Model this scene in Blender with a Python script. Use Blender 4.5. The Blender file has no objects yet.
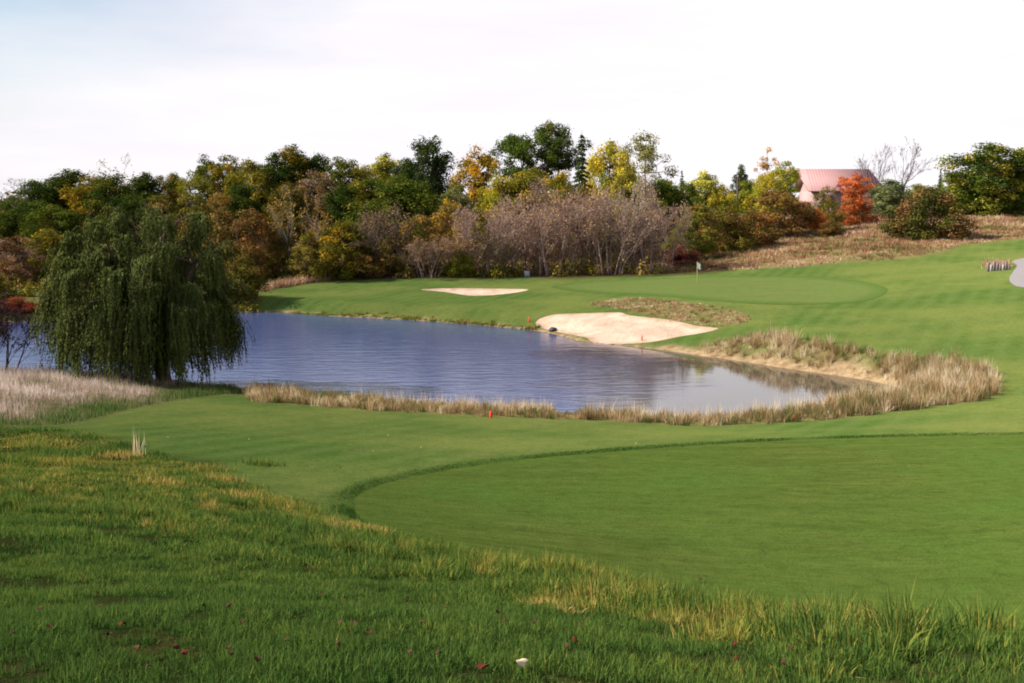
import bpy, math, random
import numpy as np
from mathutils import Vector
from mathutils.geometry import delaunay_2d_cdt

random.seed(7)
RS = np.random.RandomState(11)
scene = bpy.context.scene
COL = scene.collection

# ------------------------------------------------------------------ camera model
CAMZ = 10.5
F = 1200.0
HOR = 208.0
TH = math.atan((341.5 - HOR) / F)
ST, CT = math.sin(TH), math.cos(TH)

def ray(px, py):
    u = (px - 512.0) / F
    v = (341.5 - py) / F
    return u, v * ST + CT, v * CT - ST

def at_dist(px, py, D):
    """point on the line of sight of a pixel at ground distance D"""
    dx, dy, dz = ray(px, py)
    return dx * D / dy, D, CAMZ + dz * D / dy

def at_z(px, py, z):
    dx, dy, dz = ray(px, py)
    t = (z - CAMZ) / dz
    return dx * t, dy * t, z

# ------------------------------------------------------------------ terrain
CTRL = []
def cz(px, py, z): CTRL.append(at_z(px, py, z))
def cd(px, py, D): CTRL.append(at_dist(px, py, D))
def cw(x, y, z): CTRL.append((x, y, z))

cw(0, 0, 8.75); cw(-12, 0, 8.8); cw(12, 0, 8.7); cw(0, -25, 9); cw(-40, -20, 8.5); cw(40, -20, 8.8)
cw(-9, 6, 8.3); cw(9, 6, 8.1)
for px, z in ((0, 8.35), (300, 8.32), (600, 8.28), (1024, 8.2)):
    cz(px, 683, z)
EDGE = [(1180, 690, 8.8), (1000, 652, 10.0), (850, 632, 11.8), (700, 608, 14.0), (600, 588, 16.0), (500, 566, 18.5), (400, 542, 21.5), (340, 526, 24.0),
        (290, 511, 26.0), (250, 487, 30.0), (200, 467, 33.5), (140, 450, 37.0), (80, 433, 41.5), (0, 428, 43.5), (-150, 418, 47.0)]
for e in EDGE: cd(*e)
cd(0, 520, 21.0); cd(150, 520, 21.0); cd(0, 600, 10.5); cd(250, 600, 10.2); cd(500, 620, 9.0)
cd(150, 480, 29.0); cd(0, 470, 30.5); cd(320, 500, 28.5); cd(300, 470, 34.0); cd(200, 440, 41.0)
# steep hidden bank between the crest and the low green
cw(6.2, 13.6, 4.9); cw(8.5, 15.5, 3.7); cw(4.8, 18, 3.9); cw(2.2, 20.5, 3.8); cw(12, 13, 4.3); cw(16, 12, 4.4)
for px, py, z in ((1024, 640, 3.05), (750, 520, 3.0), (1024, 520, 3.0), (1024, 432, 2.62), (750, 445, 2.5), (600, 452, 2.6), (480, 470, 2.8),
                  (380, 497, 3.2), (560, 520, 3.1), (900, 470, 2.8), (1250, 440, 2.8), (1250, 560, 3.1)):
    cz(px, py, z)
for px, py, z in ((900, 425, 1.7), (650, 440, 2.2), (400, 420, 1.3), (300, 430, 1.9), (200, 415, 1.7), (300, 402, 0.95), (120, 430, 2.4), (450, 440, 2.1),
                  (600, 424, 0.95), (700, 429, 1.0), (800, 424, 0.95), (1024, 405, 1.5), (1000, 370, 1.5), (1024, 340, 2.1), (950, 350, 1.7), (900, 320, 2.4), (850, 300, 2.6),
                  (1000, 300, 3.2), (1024, 270, 4.5), (950, 270, 4.0), (700, 290, 2.5), (870, 285, 2.9), (580, 285, 2.1), (700, 272, 3.0),
                  (560, 275, 2.5), (450, 276, 2.5), (400, 285, 1.9), (330, 295, 1.3), (400, 305, 1.1), (500, 310, 1.1), (470, 291, 1.6),
                  (700, 310, 2.1), (650, 300, 2.1), (600, 325, 0.9), (690, 330, 0.95), (760, 335, 1.4), (820, 350, 1.5), (900, 358, 1.7), (940, 376, 1.4),
                  (100, 400, 1.7), (0, 405, 2.0), (-100, 395, 2.0), (60, 380, 0.9), (160, 388, 0.6), (250, 392, 0.6), (-200, 330, 1.0), (20, 315, 0.8), (300, 296, 1.2),
                  (1150, 330, 2.6), (1150, 400, 1.8), (1250, 260, 5.5)):
    cz(px, py, z)
for px, py, D in ((800, 243, 172), (720, 261, 156), (870, 226, 190), (950, 240, 165), (1024, 233, 172), (1000, 216, 215), (900, 214, 222), (800, 214, 238),
                  (1024, 247, 150), (950, 256, 141), (860, 252, 148), (1200, 215, 200)):
    cd(px, py, D)
for x, y, z in ((-60, 170, 3.5), (-20, 170, 4.0), (15, 170, 3.6), (-60, 205, 6.5), (0, 205, 6.8), (30, 205, 6.2), (-110, 150, 2.0), (-110, 200, 6), (-60, 140, 1.6),
                (-80, 300, 8), (0, 300, 8.6), (90, 300, 9.4), (200, 260, 9.6), (-250, 200, 6), (-250, 420, 8), (0, 480, 8.6), (250, 480, 9), (-500, 900, 8), (500, 900, 8), (0, 1000, 8),
                (300, 100, 6), (300, -50, 7), (-300, 60, 4), (-300, -60, 7), (-130, 80, 1.5), (-90, 30, 4)):
    cw(x, y, z)

CP = np.array(CTRL)
def _ker(r2):
    return np.where(r2 > 1e-9, 0.5 * r2 * np.log(np.maximum(r2, 1e-9)), 0.0)
_S = 50.0
_c = CP[:, :2] / _S
_n = len(CP)
_A = np.zeros((_n + 3, _n + 3))
_d2 = ((_c[:, None] - _c[None]) ** 2).sum(-1)
_A[:_n, :_n] = _ker(_d2) + np.eye(_n) * 2e-4
_A[:_n, _n] = 1; _A[:_n, _n + 1:] = _c; _A[_n, :_n] = 1; _A[_n + 1:, :_n] = _c.T
_w = np.linalg.solve(_A, np.concatenate([CP[:, 2], [0, 0, 0]]))

def tps(x, y):
    x = np.asarray(x, float) / _S; y = np.asarray(y, float) / _S
    out = _w[_n] + _w[_n + 1] * x + _w[_n + 2] * y
    if x.size < 20000:
        r2 = (x.ravel()[:, None] - _c[None, :, 0]) ** 2 + (y.ravel()[:, None] - _c[None, :, 1]) ** 2
        return out + (_ker(r2) @ _w[:_n]).reshape(x.shape)
    for i in range(_n):
        r2 = (x - _c[i, 0]) ** 2 + (y - _c[i, 1]) ** 2
        out = out + _w[i] * _ker(r2)
    return out

def smooth_closed(pts, n=6):
    P = np.array(pts, float); m = len(P); out = []
    for i in range(m):
        p0, p1, p2, p3 = P[i - 1], P[i], P[(i + 1) % m], P[(i + 2) % m]
        for k in range(n):
            t = k / n
            out.append(0.5 * ((2 * p1) + (-p0 + p2) * t + (2 * p0 - 5 * p1 + 4 * p2 - p3) * t * t + (-p0 + 3 * p1 - 3 * p2 + p3) * t ** 3))
    return np.array(out)

def sdist(poly, x, y):
    """signed distance to a closed polygon, positive outside"""
    x = np.asarray(x, float); y = np.asarray(y, float)
    if x.size * len(poly) < 4000000:
        Pa = np.asarray(poly, float)[:, :2]; E = np.roll(Pa, -1, 0) - Pa; xr = x.reshape(-1, 1); yr = y.reshape(-1, 1)
        t = np.clip(((xr - Pa[:, 0]) * E[:, 0] + (yr - Pa[:, 1]) * E[:, 1]) / ((E ** 2).sum(1) + 1e-12), 0, 1)
        d = np.sqrt(((xr - Pa[:, 0] - t * E[:, 0]) ** 2 + (yr - Pa[:, 1] - t * E[:, 1]) ** 2).min(1))
        ey = np.where(np.abs(E[:, 1]) > 1e-12, E[:, 1], 1e-12); by = Pa[:, 1] + E[:, 1]
        ins = (((Pa[:, 1] > yr) != (by > yr)) & (xr < Pa[:, 0] + (yr - Pa[:, 1]) * E[:, 0] / ey)).sum(1) % 2 == 1
        return np.where(ins, -d, d).reshape(x.shape)
    best = np.full(x.shape, 1e18); inside = np.zeros(x.shape, bool)
    m = len(poly)
    for i in range(m):
        ax, ay = poly[i]; bx, by = poly[(i + 1) % m]
        ex, ey = bx - ax, by - ay
        t = np.clip(((x - ax) * ex + (y - ay) * ey) / (ex * ex + ey * ey + 1e-12), 0, 1)
        d = (x - ax - t * ex) ** 2 + (y - ay - t * ey) ** 2
        best = np.minimum(best, d)
        c = ((ay > y) != (by > y))
        with np.errstate(divide='ignore', invalid='ignore'):
            xi = ax + (y - ay) * ex / (ey if abs(ey) > 1e-12 else 1e-12)
        inside ^= c & (x < xi)
    d = np.sqrt(best)
    return np.where(inside, -d, d)

def ss(a, b, v):
    t = np.clip((v - a) / (b - a), 0, 1)
    return t * t * (3 - 2 * t)

# pond outline
pond_far = [(-260, 318), (-120, 322), (0, 322), (45, 321), (120, 318), (200, 314), (270, 312), (330, 316), (400, 319.5), (450, 323), (500, 327), (545, 332), (580, 341), (632, 346.5),
            (673, 351.5), (711, 357), (750, 362.5), (791, 369), (848, 377), (886, 384), (905, 391)]
pond_near = [(893, 398), (850, 407), (800, 415), (740, 421), (690, 424), (640, 422), (590, 418), (540, 416), (480, 414), (420, 410), (360, 404), (300, 397), (260, 392),
             (215, 387), (165, 384), (120, 384), (60, 384), (0, 384), (-120, 378), (-260, 372), (-400, 345)]
POND = smooth_closed([at_z(a, b, 0)[:2] for a, b in pond_far + pond_near], 4)

def vnoise(x, y, s, seed):
    """smooth value noise, -1..1"""
    x = np.asarray(x, float) / s + 913.7; y = np.asarray(y, float) / s + 517.3
    xi = np.floor(x).astype(np.int64); yi = np.floor(y).astype(np.int64)
    fx = x - xi; fy = y - yi
    fx = fx * fx * (3 - 2 * fx); fy = fy * fy * (3 - 2 * fy)
    def h(a, b):
        n = (a * 374761393 + b * 668265263 + seed * 974711) & 0x7fffffff
        n = ((n ^ (n >> 13)) * 1274126177) & 0x7fffffff
        return ((n ^ (n >> 16)) & 0xffff) / 32767.5 - 1
    return (h(xi, yi) * (1 - fx) + h(xi + 1, yi) * fx) * (1 - fy) + (h(xi, yi + 1) * (1 - fx) + h(xi + 1, yi + 1) * fx) * fy

def base_h(x, y):
    h = tps(x, y)
    s = sdist(POND, x, y)
    out = np.where(s > 0, h * ss(-0.4, 3.2, s) + 0.05 * np.clip(s, 0, 1), -np.minimum(1.3, 0.28 * -s))
    return np.where(s > 0, np.maximum(out, 0.02 + 0.02 * np.clip(s, 0, 2)), out)

def hit(px, py, hf=None, t0=3.0, t1=900.0):
    hf = hf or base_h
    dx, dy, dz = ray(px, py)
    t = np.concatenate([np.arange(t0, 60, 0.1), np.arange(60, 260, 0.4), np.arange(260, t1, 2)])
    z = CAMZ + dz * t - hf(dx * t, dy * t)
    k = np.argmax(z <= 0)
    if z[k] > 0: k = len(t) - 1
    if k == 0: tt = t[0]
    else: tt = t[k - 1] + (t[k] - t[k - 1]) * z[k - 1] / (z[k - 1] - z[k] + 1e-12)
    return np.array([dx * tt, dy * tt])

def pixpoly(pts, n=6, hf=None):
    return smooth_closed([hit(a, b, hf) for a, b in pts], n)

# the low mown green in front, with a collar standing slightly higher round it
TEE = smooth_closed([hit(a, b)[:2] for a, b in ((354, 506), (362, 493), (395, 481), (450, 470.5), (520, 460.5), (600, 453), (700, 445), (800, 439.5), (900, 436.5), (1024, 434.5), (1200, 436))]
                    + [at_z(1500, 470, 2.9)[:2], at_z(1500, 560, 3)[:2], (13, 13.5), (7.2, 13.5), (4.0, 15.5), (1.2, 18.0), (-1.2, 21.5), (-3.0, 24.5)], 6)
BUNK1 = smooth_closed([hit(a, b)[:2] for a, b in ((536, 322.5), (545, 317), (574, 313.5), (617, 312.5), (632, 316), (678, 322), (694, 326), (718, 329), (701, 334), (668, 339.5),
                      (647, 343), (622, 344.5), (595, 343.5), (586, 338), (575, 336), (551, 331), (538, 327))], 6)
BUNK2 = smooth_closed([hit(a, b)[:2] for a, b in ((420, 290.3), (450, 289), (490, 289.2), (526, 289.6), (521, 292.2), (492, 295.6), (470, 295.8), (443, 292.4))], 6)
GREEN = smooth_closed([hit(a, b)[:2] for a, b in ((553, 286), (600, 281), (680, 278), (780, 276.5), (855, 280.5), (886, 288), (880, 297), (850, 303), (790, 305), (720, 302), (660, 296), (600, 293), (565, 290))], 6)
PATH = smooth_closed([hit(a, b)[:2] for a, b in ((1013, 261.5), (1017, 266), (1013, 272), (1009.5, 278), (1012, 284), (1025, 288), (1080, 294), (1160, 298), (1240, 285), (1200, 268), (1100, 254), (1040, 256), (1024, 258.5))], 6)
EDGEW = [at_dist(*e)[:2] for e in EDGE]
ROUGH = np.array(EDGEW + [(-40, 20), (-20, -5), (15, -5), (14, 6)])

def height(x, y):
    x = np.asarray(x, float); y = np.asarray(y, float)
    h = base_h(x, y)
    st = sdist(TEE, x, y)
    h = h + 0.07 * ss(-0.10, 0.35, st) * np.exp(-np.maximum(st, 0) / 4.0)
    sb = sdist(BUNK1, x, y)
    h = np.where(sdist(POND, x, y) > 0.3, h - 0.16 * ss(0.15, -1.4, sb) + 0.12 * ss(-0.2, 0.4, sb) * np.exp(-np.maximum(sb, 0) / 1.5), h)
    sb2 = sdist(BUNK2, x, y)
    h = h - 0.3 * ss(0.1, -1.5, sb2) + 0.15 * ss(-0.3, 0.4, sb2) * np.exp(-np.maximum(sb2, 0) / 2.0)
    sr = sdist(ROUGH, x, y)
    rg = ss(0.3, -1.5, sr)
    h = h + rg * (0.05 * vnoise(x, y, 0.9, 3) + 0.07 * vnoise(x, y, 2.3, 4))
    far = ss(135, 160, y)
    h = h + far * 0.25 * vnoise(x, y, 5.0, 6)
    h = h + 0.05 * vnoise(x, y, 9.0, 5) * ss(1, 5, sdist(POND, x, y))
    return h

def hz(x, y): return float(height(np.array([x]), np.array([y]))[0])

# ------------------------------------------------------------------ mesh helpers
def mesh_np(name, V, quads=None, tris=None, attrs=None, smooth=False):
    me = bpy.data.meshes.new(name)
    V = np.ascontiguousarray(V, np.float32)
    q = np.zeros((0, 4), np.int32) if quads is None or len(quads) == 0 else np.asarray(quads, np.int32)
    t = np.zeros((0, 3), np.int32) if tris is None or len(tris) == 0 else np.asarray(tris, np.int32)
    me.vertices.add(len(V)); me.vertices.foreach_set('co', V.ravel())
    nl = q.size + t.size; npoly = len(q) + len(t)
    me.loops.add(nl); me.loops.foreach_set('vertex_index', np.concatenate([q.ravel(), t.ravel()]).astype(np.int32))
    me.polygons.add(npoly)
    ls = np.concatenate([np.arange(len(q)) * 4, q.size + np.arange(len(t)) * 3]).astype(np.int32)
    me.polygons.foreach_set('loop_start', ls)
    if smooth: me.polygons.foreach_set('use_smooth', np.ones(npoly, bool))
    me.update(calc_edges=True)
    for k, a in (attrs or {}).items():
        at = me.attributes.new(k, 'FLOAT', 'POINT')
        at.data.foreach_set('value', np.ascontiguousarray(a, np.float32))
    return me

def link(name, me, mat=None, parent=None):
    o = bpy.data.objects.new(name, me); COL.objects.link(o)
    if mat is not None and len(me.materials) == 0: me.materials.append(mat)
    if parent is not None: o.parent = parent
    return o

def tag(o, label=None, cat=None, group=None, kind=None):
    if label: o['label'] = label
    if cat: o['category'] = cat
    if group: o['group'] = group
    if kind: o['kind'] = kind
    return o

def empty(name, loc, rz=0.0, sc=(1, 1, 1)):
    o = bpy.data.objects.new(name, None); COL.objects.link(o)
    o.location = loc; o.rotation_euler = (0, 0, rz); o.scale = sc; o.empty_display_size = 0.3
    return o

class MB:
    def __init__(s): s.V = []; s.Q = []; s.T = []; s.n = 0; s.A = []
    def add(s, V, Q=None, T=None, a=0.5):
        V = np.asarray(V, float); s.V.append(V)
        if Q is not None and len(Q): s.Q.append(np.asarray(Q, int) + s.n)
        if T is not None and len(T): s.T.append(np.asarray(T, int) + s.n)
        s.A.append(np.full(len(V), a) if np.isscalar(a) else np.asarray(a)); s.n += len(V)
    def tube(s, P, R, sides=6, a=0.5, cap=True):
        P = np.asarray(P, float); m = len(P)
        d = np.gradient(P, axis=0); d /= np.linalg.norm(d, axis=1)[:, None] + 1e-9
        ref = np.array([0.31, 0.95, 0.05]) if abs(d[0][2]) > 0.7 else np.array([0, 0, 1.0])
        A = np.cross(d, ref); A /= np.linalg.norm(A, axis=1)[:, None] + 1e-9
        B = np.cross(d, A)
        an = np.arange(sides) * 2 * math.pi / sides
        R = np.asarray(R, float)
        V = P[:, None] + R[:, None, None] * (np.cos(an)[None, :, None] * A[:, None] + np.sin(an)[None, :, None] * B[:, None])
        i = np.arange(m - 1)[:, None] * sides; j = np.arange(sides)[None]; k = (j + 1) % sides
        Q = np.stack([i + j, i + k, i + sides + k, i + sides + j], -1).reshape(-1, 4)
        V = V.reshape(-1, 3); T = None
        if cap and sides >= 3:
            T = [(0, k2 + 1, k2) for k2 in range(1, sides - 1)] + [((m - 1) * sides, (m - 1) * sides + k2, (m - 1) * sides + k2 + 1) for k2 in range(1, sides - 1)]
        s.add(V, Q, T, a)
    def box(s, c, d, rz=0.0, a=0.5):
        c = np.asarray(c, float); hx, hy, h = d[0] / 2, d[1] / 2, d[2] / 2
        V = np.array([(x, y, z) for z in (-h, h) for x, y in ((-hx, -hy), (hx, -hy), (hx, hy), (-hx, hy))])
        cr, sr = math.cos(rz), math.sin(rz)
        V = np.stack([V[:, 0] * cr - V[:, 1] * sr, V[:, 0] * sr + V[:, 1] * cr, V[:, 2]], 1) + c
        s.add(V, [(0, 3, 2, 1), (4, 5, 6, 7), (0, 1, 5, 4), (1, 2, 6, 5), (2, 3, 7, 6), (3, 0, 4, 7)], None, a)
    def mesh(s, name, smooth=False):
        V = np.concatenate(s.V)
        return mesh_np(name, V, np.concatenate(s.Q) if s.Q else None, np.concatenate(s.T) if s.T else None, {'tint': np.concatenate(s.A)}, smooth)

# ------------------------------------------------------------------ materials
class NT:
    def __init__(s, name):
        s.m = bpy.data.materials.new(name); s.m.use_nodes = True
        s.t = s.m.node_tree; s.t.nodes.clear(); s.out = s.t.nodes.new('ShaderNodeOutputMaterial')
    def n(s, typ, **kw):
        nd = s.t.nodes.new(typ)
        for k, v in kw.items():
            if k.startswith('_'): setattr(nd, k[1:], v)
        for k, v in kw.items():
            if k.startswith('_'): continue
            key = int(k[1:]) if k[0] == 'i' and k[1:].isdigit() else k.replace('__', ' ')
            sk = nd.inputs[key]
            if isinstance(v, bpy.types.NodeSocket): s.t.links.new(v, sk)
            else: sk.default_value = v
        return nd
    def mix(s, f, a, b, blend='MIX'):
        nd = s.t.nodes.new('ShaderNodeMix'); nd.data_type = 'RGBA'; nd.blend_type = blend
        for i, v in ((0, f), (6, a), (7, b)):
            if isinstance(v, bpy.types.NodeSocket): s.t.links.new(v, nd.inputs[i])
            elif i and len(v) == 3: nd.inputs[i].default_value = (*v, 1)
            else: nd.inputs[i].default_value = v
        return nd.outputs[2]
    def math(s, op, a, b=0.0, clamp=False):
        nd = s.t.nodes.new('ShaderNodeMath'); nd.operation = op; nd.use_clamp = clamp
        for i, v in ((0, a), (1, b)):
            if isinstance(v, bpy.types.NodeSocket): s.t.links.new(v, nd.inputs[i])
            else: nd.inputs[i].default_value = v
        return nd.outputs[0]
    def ramp(s, f, stops):
        nd = s.t.nodes.new('ShaderNodeValToRGB'); s.t.links.new(f, nd.inputs[0])
        el = nd.color_ramp.elements
        while len(el) < len(stops): el.new(0.5)
        for e, (p, c) in zip(el, stops): e.position = p; e.color = (*c, 1) if len(c) == 3 else c
        return nd.outputs[0]
    def attr(s, name): return s.n('ShaderNodeAttribute', _attribute_name=name).outputs['Fac']
    def noise(s, scale, detail=3, rough=0.6, vec=None, dist=0.0):
        kw = dict(Scale=scale, Detail=detail, Roughness=rough, Distortion=dist)
        if vec is not None: kw['Vector'] = vec
        return s.n('ShaderNodeTexNoise', **kw).outputs['Fac']
    def pos(s): return s.n('ShaderNodeNewGeometry').outputs['Position']
    def done(s, sh): s.t.links.new(sh, s.out.inputs[0]); return s.m

def principled(N, col, rough=0.8, spec=0.2, bump=None, bstr=0.3, bdist=0.05):
    kw = dict(Roughness=rough)
    if spec == 0:
        nd = N.n('ShaderNodeBsdfDiffuse', Color=col, Roughness=1.0)
        b = N.n('ShaderNodeBump', Strength=bstr, Distance=bdist, Height=bump); N.t.links.new(b.outputs[0], nd.inputs['Normal'])
        return nd.outputs[0]
    nd = N.n('ShaderNodeBsdfPrincipled', **kw)
    nd.inputs['Specular IOR Level'].default_value = spec
    if isinstance(col, bpy.types.NodeSocket): N.t.links.new(col, nd.inputs['Base Color'])
    else: nd.inputs['Base Color'].default_value = (*col, 1)
    if bump is not None:
        b = N.n('ShaderNodeBump', Strength=bstr, Distance=bdist, Height=bump)
        N.t.links.new(b.outputs[0], nd.inputs['Normal'])
    return nd.outputs[0]

def plain(name, col, rough=0.7, spec=0.2, var=0.25, scale=8.0):
    N = NT(name); f = N.noise(scale, 4, 0.65, N.n('ShaderNodeTexCoord').outputs['Object'])
    c = N.mix(f, tuple(v * (1 - var) for v in col), tuple(min(1, v * (1 + var)) for v in col))
    return N.done(principled(N, c, rough, spec, f, 0.2, 0.02))

_leafc = {}
def leaf_mat(A, B=None, amt=0.0, trans=0.3):
    """foliage of colour A with whole sprays turning to colour B"""
    key = (A, B, amt, trans)
    if key in _leafc: return _leafc[key]
    N = NT('foliage')
    t = N.attr('tint'); c = N.attr('clump')
    ck = N.n('ShaderNodeMapRange', Value=N.math('FRACT', N.math('MULTIPLY', c, 7.31)), i1=0.0, i2=1.0).outputs[0]
    lo_ = N.mix(ck, (A[0] * 0.42, A[1] * 0.46, A[2] * 0.5), (A[0] * 0.72, A[1] * 0.62, A[2] * 0.5)); hi_ = N.mix(ck, (A[0] * 1.2, A[1] * 1.3, A[2] * 1.3), (A[0] * 1.9, A[1] * 1.62, A[2] * 1.2))
    col = N.mix(t, lo_, hi_)
    if B is not None:
        f = N.n('ShaderNodeMapRange', Value=N.math('ADD', c, N.math('MULTIPLY', N.math('SUBTRACT', t, 0.5), 0.5)), i1=1 - amt - 0.12, i2=1 - amt + 0.12).outputs[0]
        col = N.mix(f, col, N.mix(t, tuple(v * 0.65 for v in B), tuple(v * 1.35 for v in B)))
    d = N.n('ShaderNodeBsdfDiffuse', Color=col).outputs[0]
    tr = N.n('ShaderNodeBsdfTranslucent', Color=N.mix(0.35, col, (0.16, 0.15, 0.01), 'ADD') if False else col).outputs[0]
    m = N.n('ShaderNodeMixShader', i0=trans, i1=d, i2=tr).outputs[0]
    _leafc[key] = N.done(m); return _leafc[key]

def blade_mat(name, stops, trans=0.3, tip=None):
    """grass blades: 'tint' picks the colour along a ramp, 'tipf' runs from root to tip"""
    N = NT(name); t = N.attr('tint')
    col = N.ramp(t, stops)
    if tip is not None:
        col = N.mix(N.math('MULTIPLY', N.attr('tipf'), tip[1]), col, tip[0])
    d = N.n('ShaderNodeBsdfDiffuse', Color=col).outputs[0]
    tr = N.n('ShaderNodeBsdfTranslucent', Color=col).outputs[0]
    return N.done(N.n('ShaderNodeMixShader', i0=trans, i1=d, i2=tr).outputs[0])

def bark(name, col):
    N = NT(name); tc = N.n('ShaderNodeTexCoord').outputs['Object']
    mp = N.n('ShaderNodeMapping', Vector=tc); mp.inputs['Scale'].default_value = (1, 1, 0.25)
    f = N.noise(9, 4, 0.7, mp.outputs[0])
    c = N.mix(f, tuple(v * 0.5 for v in col), tuple(v * 1.4 for v in col))
    return N.done(principled(N, c, 0.9, 0.1, f, 0.5, 0.05))
BARK = bark('bark', (0.11, 0.085, 0.065)); PALEBARK = bark('pale_bark', (0.33, 0.28, 0.23)); GREYBARK = bark('grey_bark', (0.125, 0.095, 0.10))
TWIG = bark('twig', (0.33, 0.225, 0.20))

# ------------------------------------------------------------------ ground
def grow_axis(lo, hi, a, b, step, far):
    mid = list(np.arange(a, b + 1e-6, step)); s = step; v = b; up = []
    while v < hi: s = min(far, s * 1.09); v += s; up.append(v)
    s = step; v = a; dn = []
    while v > lo: s = min(far, s * 1.09); v -= s; dn.append(v)
    return np.array(dn[::-1] + mid + up)
gx = grow_axis(-900, 900, -24, 30, 0.32, 60)
ya = list(np.arange(3, 48, 0.3)) + list(np.arange(48, 150, 0.5)); v = ya[-1]; s = 0.5
while v < 1500: s = min(60, s * 1.06); v += s; ya.append(v)
v = 3; s = 0.3; yb = []
while v > -300: s = min(40, s * 1.2); v -= s; yb.append(v)
gy = np.array(yb[::-1] + ya)
GX, GY = np.meshgrid(gx, gy)
GZ = height(GX.ravel(), GY.ravel())
nx, ny = len(gx), len(gy)
ii = (np.arange(ny - 1)[:, None] * nx + np.arange(nx - 1)[None]).ravel()
gq = np.stack([ii, ii + 1, ii + nx + 1, ii + nx], 1)
X, Y = GX.ravel(), GY.ravel()

HILLP = smooth_closed([hit(a, b)[:2] for a, b in ((640, 272), (700, 271), (790, 268), (850, 262), (905, 258), (950, 249), (1024, 238), (1150, 228))] + [(170, 230), (140, 300), (60, 290), (28, 200)], 4)
LIP = pixpoly(((590, 303), (640, 298), (690, 303), (735, 311), (752, 319), (735, 326), (716, 328), (690, 324), (650, 318), (620, 310)), 5)
MEADOW = smooth_closed([hit(a, b)[:2] for a, b in ((-160, 424), (0, 426), (60, 425), (95, 418), (150, 405), (215, 395), (250, 392))] + [at_z(215, 389, 0)[:2], at_z(150, 386, 0)[:2], at_z(0, 386, 0)[:2], at_z(-160, 380, 0)[:2]], 4)
near_in = [(248, 400), (300, 405), (350, 410), (450, 416), (520, 418.5), (585, 421), (640, 424), (700, 427), (760, 425), (820, 421), (880, 414), (940, 406), (978, 401), (996, 392), (998, 380),
           (985, 370), (960, 362), (930, 360), (890, 353), (840, 346), (800, 339), (770, 336), (735, 339), (700, 345)]
BANKP = np.array([hit(a, b)[:2] for a, b in near_in])
BANKPOLY = smooth_closed(list(BANKP) + [at_z(a, b, 0)[:2] for a, b in [(711, 357), (750, 362.5), (791, 369), (848, 377), (886, 384), (905, 391), (893, 398), (850, 407), (800, 415), (740, 421), (690, 424), (640, 422), (590, 418), (540, 416), (480, 414), (420, 410), (360, 404), (300, 397), (260, 392)]], 3)
sp = sdist(POND, X, Y)
hillz = ss(1.0, -2.5, sdist(HILLP, X, Y) + 1.5 * vnoise(X, Y, 4, 21))
lipz = 0.75 * ss(0.6, -1.2, sdist(LIP, X, Y) + 0.8 * vnoise(X, Y, 1.6, 22))
meadz = ss(0.8, -1.0, sdist(MEADOW, X, Y))
bankz = ss(0.4, -0.6, sdist(BANKPOLY, X, Y))
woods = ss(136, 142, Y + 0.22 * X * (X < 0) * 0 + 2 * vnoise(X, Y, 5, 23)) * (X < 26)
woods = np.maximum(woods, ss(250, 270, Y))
left_far = ss(112, 118, Y + 1.2 * vnoise(X, Y, 3, 24)) * ss(-31, -33, X)
leftshore = np.maximum(left_far, 0)
dry = np.clip(np.maximum.reduce([hillz, lipz, meadz * 0.8, bankz * 0.7, leftshore * 0.5]), 0, 1)
roughz = ss(1.1, -1.2, sdist(ROUGH, X, Y) + 0.9 * vnoise(X, Y, 1.3, 28))
pxr = X / np.maximum(Y, 1) * F + 512
earth = ss(1.5, 0.4, sp + 0.5 * vnoise(X, Y, 1.7, 25)) * ss(640, 670, pxr) * (Y > 60) * (sp > -1)
earth = np.maximum(earth, ss(0.7, 0.1, sp + 0.3 * vnoise(X, Y, 1.3, 26)) * 0.8)
earth = np.maximum(earth, (sp < 0) * 1.0)
fringe = ss(0.9, 0.15, sdist(TEE, X, Y))

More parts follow.
